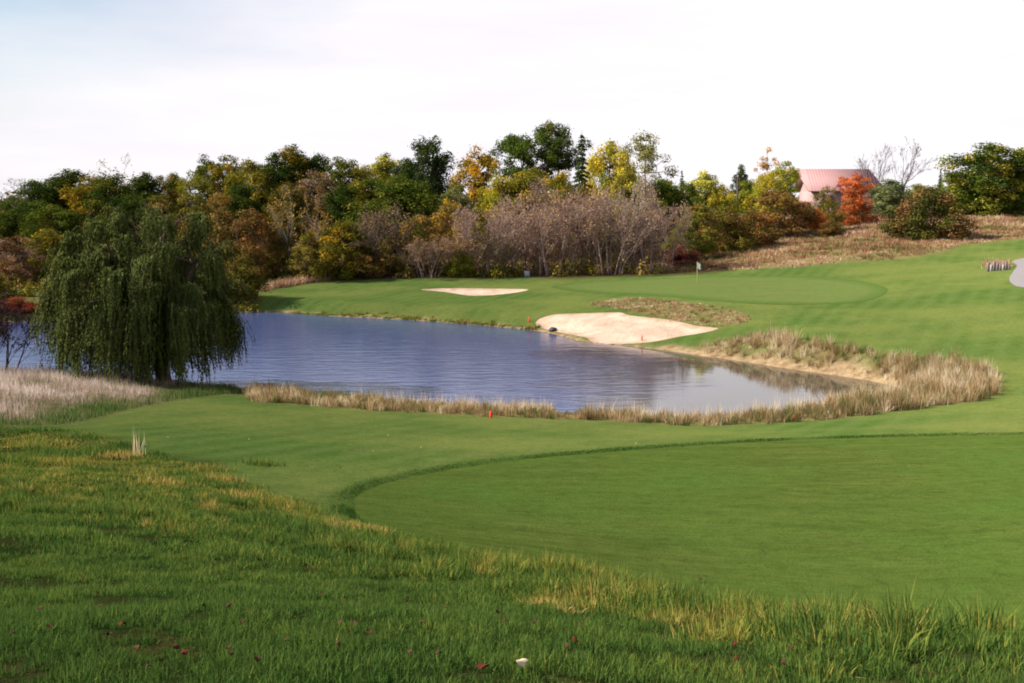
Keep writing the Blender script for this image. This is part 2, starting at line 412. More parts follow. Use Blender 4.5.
def ground_mat():
    N = NT('turf'); P = N.pos()
    big = N.noise(0.12, 4, 0.6, P); med = N.noise(0.9, 4, 0.65, P); fine = N.noise(14, 4, 0.75, P)
    # mowing passes: long faint stripes along the fairway
    mp = N.n('ShaderNodeMapping', Vector=P); mp.inputs['Rotation'].default_value = (0, 0, math.radians(24))
    wv = N.n('ShaderNodeTexWave', Vector=mp.outputs[0], Scale=0.20, Distortion=1.8, Detail=3, _wave_type='BANDS').outputs['Fac']
    mow = N.mix(med, (0.056, 0.102, 0.022), (0.090, 0.144, 0.032))
    mow = N.mix(N.math('MULTIPLY', wv, 0.5), mow, (0.112, 0.162, 0.046))
    mow = N.mix(N.n('ShaderNodeMapRange', Value=big, i1=0.40, i2=0.62).outputs[0], mow, (0.142, 0.172, 0.046))
    worn = N.n('ShaderNodeMapRange', Value=N.noise(0.33, 6, 0.72, P, 0.5), i1=0.56, i2=0.74, i3=0.0, i4=0.55).outputs[0]
    mow = N.mix(worn, mow, (0.165, 0.150, 0.058))
    mow = N.mix(N.n('ShaderNodeMapRange', Value=N.noise(2.2, 5, 0.75, P), i1=0.5, i2=0.78, i3=0.0, i4=0.5).outputs[0], mow, (0.035, 0.072, 0.015))
    rgh = N.mix(N.n('ShaderNodeMapRange', Value=N.noise(0.6, 5, 0.7, P), i1=0.4, i2=0.66).outputs[0], (0.016, 0.034, 0.008), (0.050, 0.046, 0.015))
    dryc = N.ramp(N.noise(0.45, 5, 0.7, P), ((0.25, (0.11, 0.075, 0.035)), (0.42, (0.27, 0.17, 0.095)), (0.55, (0.15, 0.15, 0.05)), (0.72, (0.40, 0.29, 0.18))))
    ear = N.ramp(N.noise(1.2, 5, 0.7, P), ((0.3, (0.16, 0.10, 0.055)), (0.5, (0.36, 0.25, 0.145)), (0.7, (0.50, 0.38, 0.24))))
    c = N.mix(N.attr('rough'), mow, rgh)
    c = N.mix(N.math('MULTIPLY', N.attr('fringe'), 0.55), c, (0.035, 0.075, 0.014))
    c = N.mix(N.attr('dry'), c, dryc)
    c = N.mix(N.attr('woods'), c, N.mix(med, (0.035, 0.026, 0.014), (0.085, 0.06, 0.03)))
    c = N.mix(N.attr('earth'), c, ear)
    c = N.mix(1.0, c, N.ramp(N.math('ADD', N.math('MULTIPLY', fine, 0.6), N.math('MULTIPLY', N.noise(4.5, 4, 0.75, P), 0.4)), ((0.3, (0.5, 0.52, 0.5)), (0.7, (1.42, 1.38, 1.3)))), 'MULTIPLY')
    return N.done(principled(N, c, 0.9, 0, N.math('ADD', fine, N.math('MULTIPLY', med, 0.7)), 0.8, 0.06))
g = link('ground', mesh_np('ground', np.stack([X, Y, GZ], 1), gq, None, {'dry': dry, 'rough': roughz, 'earth': earth, 'fringe': fringe, 'woods': woods}, True), ground_mat())
tag(g, kind='structure')

def patch(name, poly, mat, lift, step, kind='structure'):
    xs = np.arange(poly[:, 0].min(), poly[:, 0].max(), step); ys = np.arange(poly[:, 1].min(), poly[:, 1].max(), step)
    A, B = np.meshgrid(xs, ys); A, B = A.ravel(), B.ravel()
    k = sdist(poly, A, B) < -step * 0.35
    pts = [Vector(p) for p in poly] + [Vector(p) for p in zip(A[k], B[k])]
    nb = len(poly)
    v, e, f, *_ = delaunay_2d_cdt(pts, [(i, (i + 1) % nb) for i in range(nb)], [], 1, 1e-5)
    V = np.array([(p.x, p.y) for p in v]); z = height(V[:, 0], V[:, 1])
    sd = sdist(poly, V[:, 0], V[:, 1])
    z = z + np.where(sd > -step * 0.2, lift * 0.4, lift)
    o = link(name, mesh_np(name, np.column_stack([V, z]), None, [list(t) for t in f if len(t) == 3], {'edge': np.clip(-sd, 0, 10)}, True), mat)
    return tag(o, kind=kind)

def green_mat(name, a, b, c, streak, sc, ring=0):
    N = NT(name); P = N.pos()
    mp = N.n('ShaderNodeMapping', Vector=P); mp.inputs['Rotation'].default_value = (0, 0, math.radians(streak)); mp.inputs['Scale'].default_value = (0.35, 1.6, 1)
    st = N.noise(sc, 4, 0.65, mp.outputs[0], 0.6); fine = N.noise(16, 4, 0.8, P); big = N.noise(0.16, 4, 0.6, P); med = N.noise(2.4, 5, 0.7, P)
    col = N.mix(N.n('ShaderNodeMapRange', Value=st, i1=0.3, i2=0.7).outputs[0], a, b)
    col = N.mix(N.n('ShaderNodeMapRange', Value=big, i1=0.38, i2=0.68).outputs[0], col, c)
    col = N.mix(N.math('MULTIPLY', N.n('ShaderNodeMapRange', Value=med, i1=0.5, i2=0.75).outputs[0], 0.5), col, tuple(v * 0.6 for v in a))
    if ring: col = N.mix(N.n('ShaderNodeMapRange', Value=N.math('ADD', N.attr('edge'), N.math('MULTIPLY', big, 1.5)), i1=0.6, i2=ring).outputs[0], (0.072, 0.124, 0.029), col)
    col = N.mix(1.0, col, N.ramp(N.math('ADD', N.math('MULTIPLY', fine, 0.6), N.math('MULTIPLY', N.noise(5.0, 4, 0.75, mp.outputs[0]), 0.4)), ((0.3, (0.6, 0.62, 0.55)), (0.7, (1.38, 1.34, 1.25)))), 'MULTIPLY')
    return N.done(principled(N, col, 0.9, 0, N.math('ADD', fine, med), 0.8, 0.05))
patch('low_green', TEE, green_mat('green_turf', (0.056, 0.086, 0.017), (0.098, 0.128, 0.030), (0.072, 0.122, 0.024), -20, 1.1), 0.02, 0.35)
patch('putting_green', GREEN, green_mat('far_green_turf', (0.105, 0.145, 0.042), (0.135, 0.170, 0.054), (0.115, 0.158, 0.046), 5, 0.5, 3.0), 0.035, 0.8)
def sand_mat():
    N = NT('sand'); P = N.pos()
    a = N.noise(0.7, 4, 0.6, P); b = N.noise(22, 3, 0.7, P)
    c = N.ramp(a, ((0.3, (0.39, 0.275, 0.195)), (0.5, (0.47, 0.34, 0.255)), (0.7, (0.53, 0.40, 0.31))))
    damp = N.n('ShaderNodeMapRange', Value=N.math('ADD', N.attr('edge'), N.math('MULTIPLY', a, 1.2)), i1=0.3, i2=1.3).outputs[0]
    c = N.mix(damp, (0.30, 0.20, 0.125), c)
    return N.done(principled(N, c, 0.95, 0.05, N.math('ADD', N.math('MULTIPLY', b, 0.25), N.noise(2.2, 5, 0.65, P)), 0.9, 0.14))
SAND = sand_mat()
patch('sand_bunker', BUNK1, SAND, 0.03, 0.6)
patch('sand_bunker', BUNK2, SAND, 0.035, 0.7)
patch('cart_path', PATH, plain('gravel', (0.24, 0.215, 0.22), 0.9, 0.1, 0.15, 2.0), 0.04, 0.8)

# water
def water_mat():
    N = NT('pond_water'); P = N.pos()
    mp = N.n('ShaderNodeMapping', Vector=P); mp.inputs['Scale'].default_value = (0.30, 0.80, 1); mp.inputs['Rotation'].default_value = (0, 0, math.radians(-8))
    a = N.noise(1.5, 3, 0.55, mp.outputs[0], 0.4); b = N.noise(0.45, 2, 0.5, mp.outputs[0])
    # wind-ruffled over the open left and middle, sheltered near the right-hand tip
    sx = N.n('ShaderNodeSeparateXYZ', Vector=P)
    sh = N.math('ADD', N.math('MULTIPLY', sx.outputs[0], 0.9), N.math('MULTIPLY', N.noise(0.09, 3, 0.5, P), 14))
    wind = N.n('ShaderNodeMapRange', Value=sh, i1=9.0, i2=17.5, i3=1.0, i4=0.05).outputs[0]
    bm = N.n('ShaderNodeBump', Strength=N.math('MULTIPLY', wind, 0.8), Distance=0.06, Height=N.math('ADD', a, N.math('MULTIPLY', b, 0.35)))
    nd = N.n('ShaderNodeBsdfPrincipled', Roughness=N.math('ADD', N.math('MULTIPLY', wind, 0.13), 0.025), IOR=1.333)
    N.t.links.new(N.mix(wind, (0.060, 0.050, 0.036), (0.046, 0.066, 0.160)), nd.inputs['Base Color'])   # brown bank reflection painted into the calm end, bluer where ruffled
    nd.inputs['Specular IOR Level'].default_value = 0.5
    N.t.links.new(bm.outputs[0], nd.inputs['Normal'])
    return N.done(nd.outputs[0])
PW = np.array([(p[0], p[1]) for p in POND])
cen = PW.mean(0)
nb = len(PW)
sdv = []
# the water sheet runs a little way under the banks
nrm = np.roll(PW, -1, 0) - np.roll(PW, 1, 0); nrm = np.stack([nrm[:, 1], -nrm[:, 0]], 1); nrm /= np.linalg.norm(nrm, axis=1)[:, None]
test = sdist(POND, PW[:, 0] + nrm[:, 0] * 0.05, PW[:, 1] + nrm[:, 1] * 0.05)
nrm *= np.sign(np.median(test))
PO = PW + nrm * 0.7
v_, e_, f_, *_ = delaunay_2d_cdt([Vector(p) for p in PO], [(i, (i + 1) % nb) for i in range(nb)], [], 1, 1e-5)
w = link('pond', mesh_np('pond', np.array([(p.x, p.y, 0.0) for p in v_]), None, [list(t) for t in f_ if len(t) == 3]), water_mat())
tag(w, kind='structure')
if w.data.polygons[0].normal.z < 0: w.data.flip_normals()

# ------------------------------------------------------------------ grass blades
def blades(P, H, W, lean=0.3, tint=None, rs=RS, curl=0.5, yaw=None):
    """P (n,3) roots; each blade is a bent tapering strip of two quads and a tip"""
    n = len(P); H = np.broadcast_to(H, n); W = np.broadcast_to(W, n)
    a = rs.uniform(0, 2 * math.pi, n) if yaw is None else yaw
    d = np.stack([np.cos(a), np.sin(a), np.zeros(n)], 1); f = rs.uniform(0, 2 * math.pi, n)
    sidev = np.stack([np.cos(f), np.sin(f), np.zeros(n)], 1)
    L = np.abs(rs.normal(0, lean, n)); L = np.clip(L, 0, 1.6)
    up = np.array([0, 0, 1.0])
    def pt(t):
        ang = L * (0.4 + curl * t)
        return P + (np.sin(ang) * H * t)[:, None] * d + (np.cos(ang) * H * t)[:, None] * up
    p1 = pt(0.5); p2 = pt(1.0)
    hw = (W / 2)[:, None] * sidev
    V = np.stack([P - hw, P + hw, p1 + hw * 0.8, p1 - hw * 0.8, p2], 1).reshape(-1, 3)
    o = np.arange(n) * 5
    Q = np.stack([o, o + 1, o + 2, o + 3], 1); T = np.stack([o + 3, o + 2, o + 4], 1)
    tint = rs.uniform(0, 1, n) if tint is None else tint
    tipf = np.tile([0, 0, 0.5, 0.5, 1.0], n)
    return V, Q, T, np.repeat(tint, 5), tipf

def grass_obj(name, parts, mat, label=None, cat=None):
    V, Q, T, A, B = [], [], [], [], []; n = 0
    for v, q, t, a, b in parts:
        V.append(v); Q.append(q + n); T.append(t + n); A.append(a); B.append(b); n += len(v)
    me = mesh_np(name, np.concatenate(V), np.concatenate(Q), np.concatenate(T), {'tint': np.concatenate(A), 'tipf': np.concatenate(B)})
    o = link(name, me, mat); return tag(o, label, cat, None, 'stuff')

def sample(poly, dens, rs=RS, fn=None):
    poly = np.asarray(poly); lo, hi = poly.min(0), poly.max(0)
    n = int((hi - lo).prod() * dens)
    p = rs.uniform(lo, hi, (n, 2))
    k = sdist(poly, p[:, 0], p[:, 1]) < 0
    p = p[k]
    if fn is not None: p = p[rs.uniform(0, 1, len(p)) < fn(p[:, 0], p[:, 1])]
    return p
def drape(p, dz=-0.01): return np.column_stack([p, height(p[:, 0], p[:, 1]) + dz])
def inview(p, m=60):
    px = p[:, 0] / np.maximum(p[:, 1], 0.1) * F + 512
    return p[(px > -m) & (px < 1024 + m) & (p[:, 1] > 3.2)]

GRASS = blade_mat('rough_grass', ((0.0, (0.014, 0.056, 0.010)), (0.3, (0.036, 0.100, 0.018)), (0.55, (0.120, 0.180, 0.028)), (0.75, (0.30, 0.235, 0.040)), (1.0, (0.50, 0.33, 0.12))), 0.3, ((0.21, 0.24, 0.06), 0.30))
topb = [at_dist(a, b, D)[:2] for a, b, D in EDGE[:10]]
BAND = np.array(topb + [hit(a, b)[:2] for a, b in ((200, 494), (120, 490), (0, 482), (-120, 476), (-120, 520), (0, 521), (120, 531), (250, 548), (400, 582), (550, 607), (700, 642), (850, 681))] + [at_z(1060, 720, 8.0)[:2]])
SCRUB = np.array([at_dist(a, b, D)[:2] for a, b, D in EDGE[7:]] + [hit(a, b)[:2] for a, b in ((-150, 500), (0, 490), (150, 500), (240, 512), (300, 528))])

def ztint(p, base, amp, s, seed): return base + amp * vnoise(p[:, 0], p[:, 1], s, seed) + RS.normal(0, 0.13, len(p))
parts = []
# short mown rough at the viewer's feet
for y0, y1, dens, hgt, wid in ((3.5, 8.5, 5200, 0.058, 0.0056), (8.5, 14, 2600, 0.066, 0.0078), (14, 24, 800, 0.085, 0.012), (24, 34, 330, 0.085, 0.017)):
    box = np.array([(-0.46 * y1 - 1, y0), (0.46 * y1 + 1, y0), (0.46 * y1 + 1, y1), (-0.46 * y1 - 1, y1)])
    p = inview(sample(box, dens)); p = p[sdist(ROUGH, p[:, 0], p[:, 1]) + 0.5 * vnoise(p[:, 0], p[:, 1], 1.1, 29) < RS.uniform(-0.2, 0.5, len(p))]
    cs0 = 0.10 if y1 < 10 else (0.16 if y1 < 15 else 0.30)
    cl = 0.65 * vnoise(p[:, 0], p[:, 1], cs0, 31) + 0.5 * vnoise(p[:, 0], p[:, 1], cs0 * 3.1, 30)
    kk = cl + RS.normal(0, 0.2, len(p)) > -0.20; p, cl = p[kk], cl[kk]
    parts.append(blades(drape(p), hgt * (1 + 0.6 * cl) * RS.uniform(0.6, 1.35, len(p)), wid, 0.75, np.clip(ztint(p, 0.26, 0.10, 0.7, 32) + 0.18 * cl + 0.08 * vnoise(p[:, 0], p[:, 1], 3, 39) + 0.28 * ss(17, 26, p[:, 1]), 0, 0.9)))
# long grass along the brow of the bank
for y0, y1, dens, nb_, wid in ((5, 12, 20, 56, 0.0095), (12, 18, 13, 50, 0.0125), (18, 26, 9, 46, 0.016), (26, 36, 8, 40, 0.021)):
    box = np.array([(-0.46 * y1 - 1, y0), (0.46 * y1 + 1, y0), (0.46 * y1 + 1, y1), (-0.46 * y1 - 1, y1)])
    c_ = inview(sample(box, dens)); sb = sdist(BAND, c_[:, 0], c_[:, 1]) + 0.5 * vnoise(c_[:, 0], c_[:, 1], 0.9, 47); c_ = c_[sb < 0]; sb = sb[sb < 0]
    se = ss(0, 1.0, -sb); cl = vnoise(c_[:, 0], c_[:, 1], 0.8, 33)
    yel = ss(1.9, 0.1, np.abs(sdist(ROUGH, c_[:, 0], c_[:, 1])))
    tb = np.clip(0.37 + 0.20 * vnoise(c_[:, 0], c_[:, 1], 1.3, 34) + 0.34 * yel + RS.normal(0, 0.13, len(c_)) + 0.26 * ss(0.15, 0.7, vnoise(c_[:, 0], c_[:, 1], 0.9, 44)), 0, 1)
    C = np.repeat(c_, nb_, 0); n_ = len(C); r_ = np.abs(RS.normal(0, 0.10, n_)); a_ = RS.uniform(0, 6.283, n_)
    pp = C + np.stack([np.cos(a_) * r_, np.sin(a_) * r_], 1)
    h = np.repeat((0.09 + 0.13 * se * (0.8 + 0.8 * cl)) * RS.uniform(0.6, 1.35, len(c_)), nb_) * RS.uniform(0.5, 1.25, n_)
    parts.append(blades(drape(pp), h, wid, 0.42, np.clip(np.repeat(tb, nb_) + RS.normal(0, 0.12, n_), 0, 1), yaw=a_, curl=0.8))
# scrubby tussocks, yellowing, on the left of the slope
for y0, y1, dens, wid in ((22, 30, 420, 0.014), (30, 37, 260, 0.020), (37, 47, 170, 0.026)):
    box = np.array([(-0.5 * y1 - 1, y0), (3, y0), (3, y1), (-0.5 * y1 - 1, y1)])
    p = inview(sample(box, dens)); p = p[sdist(SCRUB, p[:, 0], p[:, 1]) < 0]
    cl = vnoise(p[:, 0], p[:, 1], 0.9, 35)
    h = (0.05 + 0.16 * ss(-0.1, 0.8, cl)) * RS.uniform(0.6, 1.3, len(p))
    parts.append(blades(drape(p), h, wid, 0.6, np.clip(ztint(p, 0.58, 0.26, 1.8, 36) - 0.15 * ss(0.1, 0.7, cl), 0, 1)))
cs_ = np.array([hit(a, b) for a, b in ((190, 478), (216, 481), (262, 508), (285, 512), (232, 492), (118, 456), (60, 452), (30, 446), (100, 470), (160, 486), (262, 465), (205, 470), (128, 446), (245, 500), (20, 462), (75, 462))])
V_, Q_, T_2, A_, B_ = [], [], [], [], []
for k_, (cx_, cy_) in enumerate(cs_):
    n_ = 260; pp = np.column_stack([cx_ + RS.normal(0, 0.32, n_), cy_ + RS.normal(0, 0.20, n_)])
    parts.append(blades(drape(pp), RS.uniform(0.10, 0.30, n_), 0.02, 0.55, np.clip(RS.normal((0.25, 0.85, 0.45, 0.7)[k_ % 4], 0.13, n_), 0, 1)))
grass_obj('rough_grass', parts, GRASS, 'long and short green rough grass covering the near slope', 'grass')

# collar of longer turf round the low green
q = []
for i in range(len(TEE)):
    a, b = TEE[i], TEE[(i + 1) % len(TEE)]; L = np.linalg.norm(b - a); m = int(L * 420)
    t = RS.uniform(0, 1, (m, 1)); q.append(a + (b - a) * t)
q = np.concatenate(q); off = np.abs(RS.normal(0, 0.28, len(q)))
d0 = sdist(TEE, q[:, 0] + 0.01, q[:, 1]) - sdist(TEE, q[:, 0] - 0.01, q[:, 1]); d1 = sdist(TEE, q[:, 0], q[:, 1] + 0.01) - sdist(TEE, q[:, 0], q[:, 1] - 0.01)
gd = np.stack([d0, d1], 1); gd /= np.linalg.norm(gd, axis=1)[:, None] + 1e-9
q = q + gd * off[:, None]; q = inview(q, 150); q = q[(sdist(ROUGH, q[:, 0], q[:, 1]) > 0.5) & (RS.uniform(0, 1, len(q)) < 0.55 + 0.7 * vnoise(q[:, 0], q[:, 1], 1.4, 88))]
COLLAR = blade_mat('collar_grass', ((0, (0.025, 0.058, 0.010)), (0.5, (0.042, 0.090, 0.016)), (1, (0.066, 0.118, 0.024))), 0.25)
grass_obj('collar_grass', [blades(drape(q), RS.uniform(0.02, 0.06, len(q)), 0.02, 0.5)], COLLAR, 'darker collar of longer turf edging the low green', 'grass')

DRY = blade_mat('dry_grass', ((0.0, (0.07, 0.115, 0.026)), (0.3, (0.16, 0.17, 0.055)), (0.42, (0.21, 0.115, 0.060)), (0.55, (0.36, 0.235, 0.115)), (0.75, (0.50, 0.37, 0.20)), (1.0, (0.76, 0.65, 0.48))), 0.4)
MEAD = blade_mat('meadow_blades', ((0.0, (0.075, 0.12, 0.030)), (0.3, (0.17, 0.18, 0.075)), (0.5, (0.28, 0.21, 0.15)), (0.75, (0.46, 0.355, 0.285)), (1.0, (0.66, 0.56, 0.50))), 0.4)
# meadow of tall dry grass under the willow
p = inview(sample(MEADOW, 95), 120)
t_ = np.clip(0.64 + 0.34 * vnoise(p[:, 0], p[:, 1], 3.5, 41) + 0.28 * vnoise(p[:, 0], p[:, 1], 1.3, 43) + RS.normal(0, 0.16, len(p)) - 0.30 * ss(0.0, -3.0, -sdist(MEADOW, p[:, 0], p[:, 1]) - 3.5) , 0, 1)
front = ss(-6.5, -0.5, sdist(MEADOW, p[:, 0], p[:, 1]) + 1.5 * vnoise(p[:, 0], p[:, 1], 2.2, 45)) * (p[:, 1] < 57)
pxm = p[:, 0] / p[:, 1] * F + 512; front = np.maximum(front, 0.9 * ss(105, 185, pxm + 25 * vnoise(p[:, 0], p[:, 1], 1.8, 48)))
t_ = np.clip(t_ - 0.34 * front * (1 + 0.7 * vnoise(p[:, 0], p[:, 1], 1.6, 46)), 0, 1)
ma = blades(drape(p), (0.55 - 0.25 * front) * (1 + 0.55 * vnoise(p[:, 0], p[:, 1], 1.5, 42)) * RS.uniform(0.6, 1.3, len(p)), 0.028, 0.4, t_)
grass_obj('meadow_grass', [ma], MEAD, 'tall tan meadow grass below the willow', 'grass')

# reeds and tussocks round the near shore and the tip of the pond
def tussocks(cent, hgt, spread, nb, wid, base, amp, lean=0.45):
    C = np.repeat(cent, nb, 0); n = len(C)
    r = np.abs(RS.normal(0, 1, n)) * np.repeat(spread, nb); a = RS.uniform(0, 2 * math.pi, n)
    p = C + np.stack([np.cos(a) * r, np.sin(a) * r], 1)
    tb = np.repeat(np.clip(RS.normal(base, amp, len(cent)), 0, 1), nb)
    h = np.repeat(hgt, nb) * RS.uniform(0.55, 1.2, n) * (1 - 0.35 * np.clip(r / (np.repeat(spread, nb) * 2), 0, 1))
    return blades(drape(p), h, wid, lean, np.clip(tb + RS.normal(0, 0.12, n), 0, 1), yaw=a)
c = inview(sample(BANKPOLY, 5.2), 40)
c = c[sdist(POND, c[:, 0], c[:, 1]) > 0.12 + 0.22 * (c[:, 1] > 64)]
pxc = c[:, 0] / c[:, 1] * F + 512
right = ss(700, 900, pxc); farbank = ((c[:, 1] > 62.5) & (pxc > 690) & (pxc < 900)).astype(float)
k = RS.uniform(0, 1, len(c)) < np.where(farbank > 0, 0.95, 1.0)
c, pxc, right, farbank = c[k], pxc[k], right[k], farbank[k]
hh = (0.56 + 0.27 * right) * (1 - 0.05 * farbank) * RS.uniform(0.55, 1.25, len(c)) * (1 + 0.42 * vnoise(c[:, 0], c[:, 1], 2.6, 51) + 0.3 * vnoise(c[:, 0], c[:, 1], 0.9, 57))
gap = ss(548, 562, pxc) * ss(588, 576, pxc); hh *= 1 - 0.72 * gap
bs = 0.50 + 0.24 * vnoise(c[:, 0], c[:, 1], 2.2, 52) + 0.16 * vnoise(c[:, 0], c[:, 1], 0.9, 58) + 0.10 * right
ta = tussocks(c, hh, np.full(len(c), 0.17), 34, 0.022, bs, 0.19)
# pale plumes on the water side
pl = c[(RS.uniform(0, 1, len(c)) < 0.8)]; pxp = pl[:, 0] / pl[:, 1] * F + 512
pl = pl[(sdist(POND, pl[:, 0], pl[:, 1]) < 2.2) & ~((pxp > 545) & (pxp < 585)) & (pl[:, 1] < 62 + 8 * (pxp > 900))]
tp = tussocks(pl, RS.uniform(0.7, 1.15, len(pl)), np.full(len(pl), 0.2), 11, 0.017, 0.93, 0.06, 0.2)
grass_obj('bank_grass', [ta, tp], DRY, 'tan and green tussocky grass fringing the near bank of the pond', 'grass')

# yellow-green waterside plants on the far shore
fs = np.array([at_z(a, b, 0)[:2] for a, b in [(255, 312), (330, 316), (400, 319.5), (450, 323), (500, 327), (540, 331)]])
cc = []
for a, b in zip(fs[:-1], fs[1:]):
    m = int(np.linalg.norm(b - a) * 7); t = RS.uniform(0, 1, (m, 1)); cc.append(a + (b - a) * t)
cc = np.concatenate(cc) + np.array([0, 1]) * np.abs(RS.normal(0.25, 0.35, (sum(map(len, cc)), 1)))
WEED = blade_mat('waterside_weed', ((0, (0.05, 0.085, 0.015)), (0.4, (0.12, 0.15, 0.025)), (0.7, (0.26, 0.22, 0.05)), (1, (0.42, 0.30, 0.12))), 0.3)
nv = vnoise(cc[:, 0], cc[:, 1], 1.6, 61)
grass_obj('waterside_weeds', [tussocks(cc, np.clip(0.22 + 0.25 * nv, 0.08, 0.5), np.full(len(cc), 0.18), 22, 0.05, 0.42 + 0.2 * nv, 0.16)], WEED, 'yellow-green weeds along the far waterline', 'weeds')

# dry grass on the hill, the thin bank over the bunker, and the foot of the wood
HILLG = blade_mat('hill_grass', ((0.0, (0.055, 0.085, 0.022)), (0.25, (0.17, 0.15, 0.05)), (0.45, (0.28, 0.125, 0.072)), (0.6, (0.38, 0.19, 0.12)), (0.8, (0.52, 0.36, 0.23)), (1.0, (0.72, 0.58, 0.40))), 0.3)
c = inview(sample(HILLP, 1.5), 50); c = c[c[:, 1] < 235]
low = ss(9, 0, -sdist(HILLP, c[:, 0], c[:, 1]))
bb = 0.44 + 0.30 * vnoise(c[:, 0], c[:, 1], 5, 71) + 0.20 * vnoise(c[:, 0], c[:, 1], 2.2, 73) + 0.12 * low
th = tussocks(c, (0.55 - 0.25 * low) * (1 + 0.5 * vnoise(c[:, 0], c[:, 1], 3.3, 75)) * RS.uniform(0.5, 1.3, len(c)), np.full(len(c), 0.38), 13, 0.07, bb, 0.13, 0.5)
cl = sample(LIP, 5); tl = tussocks(cl, RS.uniform(0.08, 0.26, len(cl)), np.full(len(cl), 0.16), 12, 0.045, 0.5 + 0.25 * vnoise(cl[:, 0], cl[:, 1], 1.5, 72), 0.2, 0.6)
grass_obj('hill_grass', [th], HILLG, 'reddish brown dry grass over the hillside on the right', 'grass')
grass_obj('thin_bank_grass', [tl], HILLG, 'thin tan grass on the bank above the large sand bunker', 'grass')
we = np.array([hit(a, b)[:2] for a, b in ((258, 292), (300, 284), (345, 277.5), (400, 274.5), (460, 273), (520, 273), (600, 273), (660, 272), (700, 271))])
cc = []
for i, (a, b) in enumerate(zip(we[:-1], we[1:])):
    m = int(np.linalg.norm(b - a) * (14 if i < 3 else 9)); t = RS.uniform(0, 1, (m, 1)); cc.append(a + (b - a) * t)
cc = np.concatenate(cc); cc[:, 1] += np.abs(RS.normal(0, 1.1, len(cc))) - 0.2
hw = np.where(cc[:, 0] < -18, 0.95, 0.5)
tw = tussocks(cc, hw * RS.uniform(0.5, 1.25, len(cc)), np.full(len(cc), 0.3), 14, 0.06, np.where(cc[:, 0] < -10, 0.66, 0.45), 0.18, 0.4)
lf = np.array([at_z(a, b, 0.2)[:2] for a, b in ((-80, 320), (0, 319), (60, 317), (130, 315), (250, 310))])
cc = []
for a, b in zip(lf[:-1], lf[1:]):
    m = int(np.linalg.norm(b - a) * 9); t = RS.uniform(0, 1, (m, 1)); cc.append(a + (b - a) * t)
cc = np.concatenate(cc); cc[:, 1] += np.abs(RS.normal(0, 2.5, len(cc)))
tf = tussocks(cc, RS.uniform(0.2, 0.6, len(cc)), np.full(len(cc), 0.3), 14, 0.06, 0.35, 0.25, 0.4)
grass_obj('woodland_edge_grass', [tw, tf], HILLG, 'pinkish tan dry grass along the foot of the wood', 'grass')

# ------------------------------------------------------------------ trees
def leaves(C, Nrm, S, tint, clump, rs, asp=0.55, along=None):
    """one sprig-sized leaf face per point: a bent rhombus"""
    n = len(C); Nrm = Nrm / (np.linalg.norm(Nrm, axis=1)[:, None] + 1e-9)
    r = rs.normal(0, 1, (n, 3)) if along is None else along
    A = r - (r * Nrm).sum(1)[:, None] * Nrm; A /= np.linalg.norm(A, axis=1)[:, None] + 1e-9
    B = np.cross(Nrm, A); S = np.broadcast_to(S, n)[:, None]
    V = np.stack([C - A * S, C + B * S * asp + Nrm * S * 0.15, C + A * S, C - B * S * asp + Nrm * S * 0.15], 1).reshape(-1, 3)
    o = np.arange(n) * 4
    return V, np.stack([o, o + 1, o + 2, o + 3], 1), np.repeat(tint, 4), np.repeat(clump, 4)

def crown_mesh(name, chunks):
    V, Q, T, K = [], [], [], []; n = 0
    for v, q, t, k in chunks:
        V.append(v); Q.append(q + n); T.append(t); K.append(k); n += len(v)
    return mesh_np(name, np.concatenate(V), np.concatenate(Q), None, {'tint': np.concatenate(T), 'clump': np.concatenate(K)})

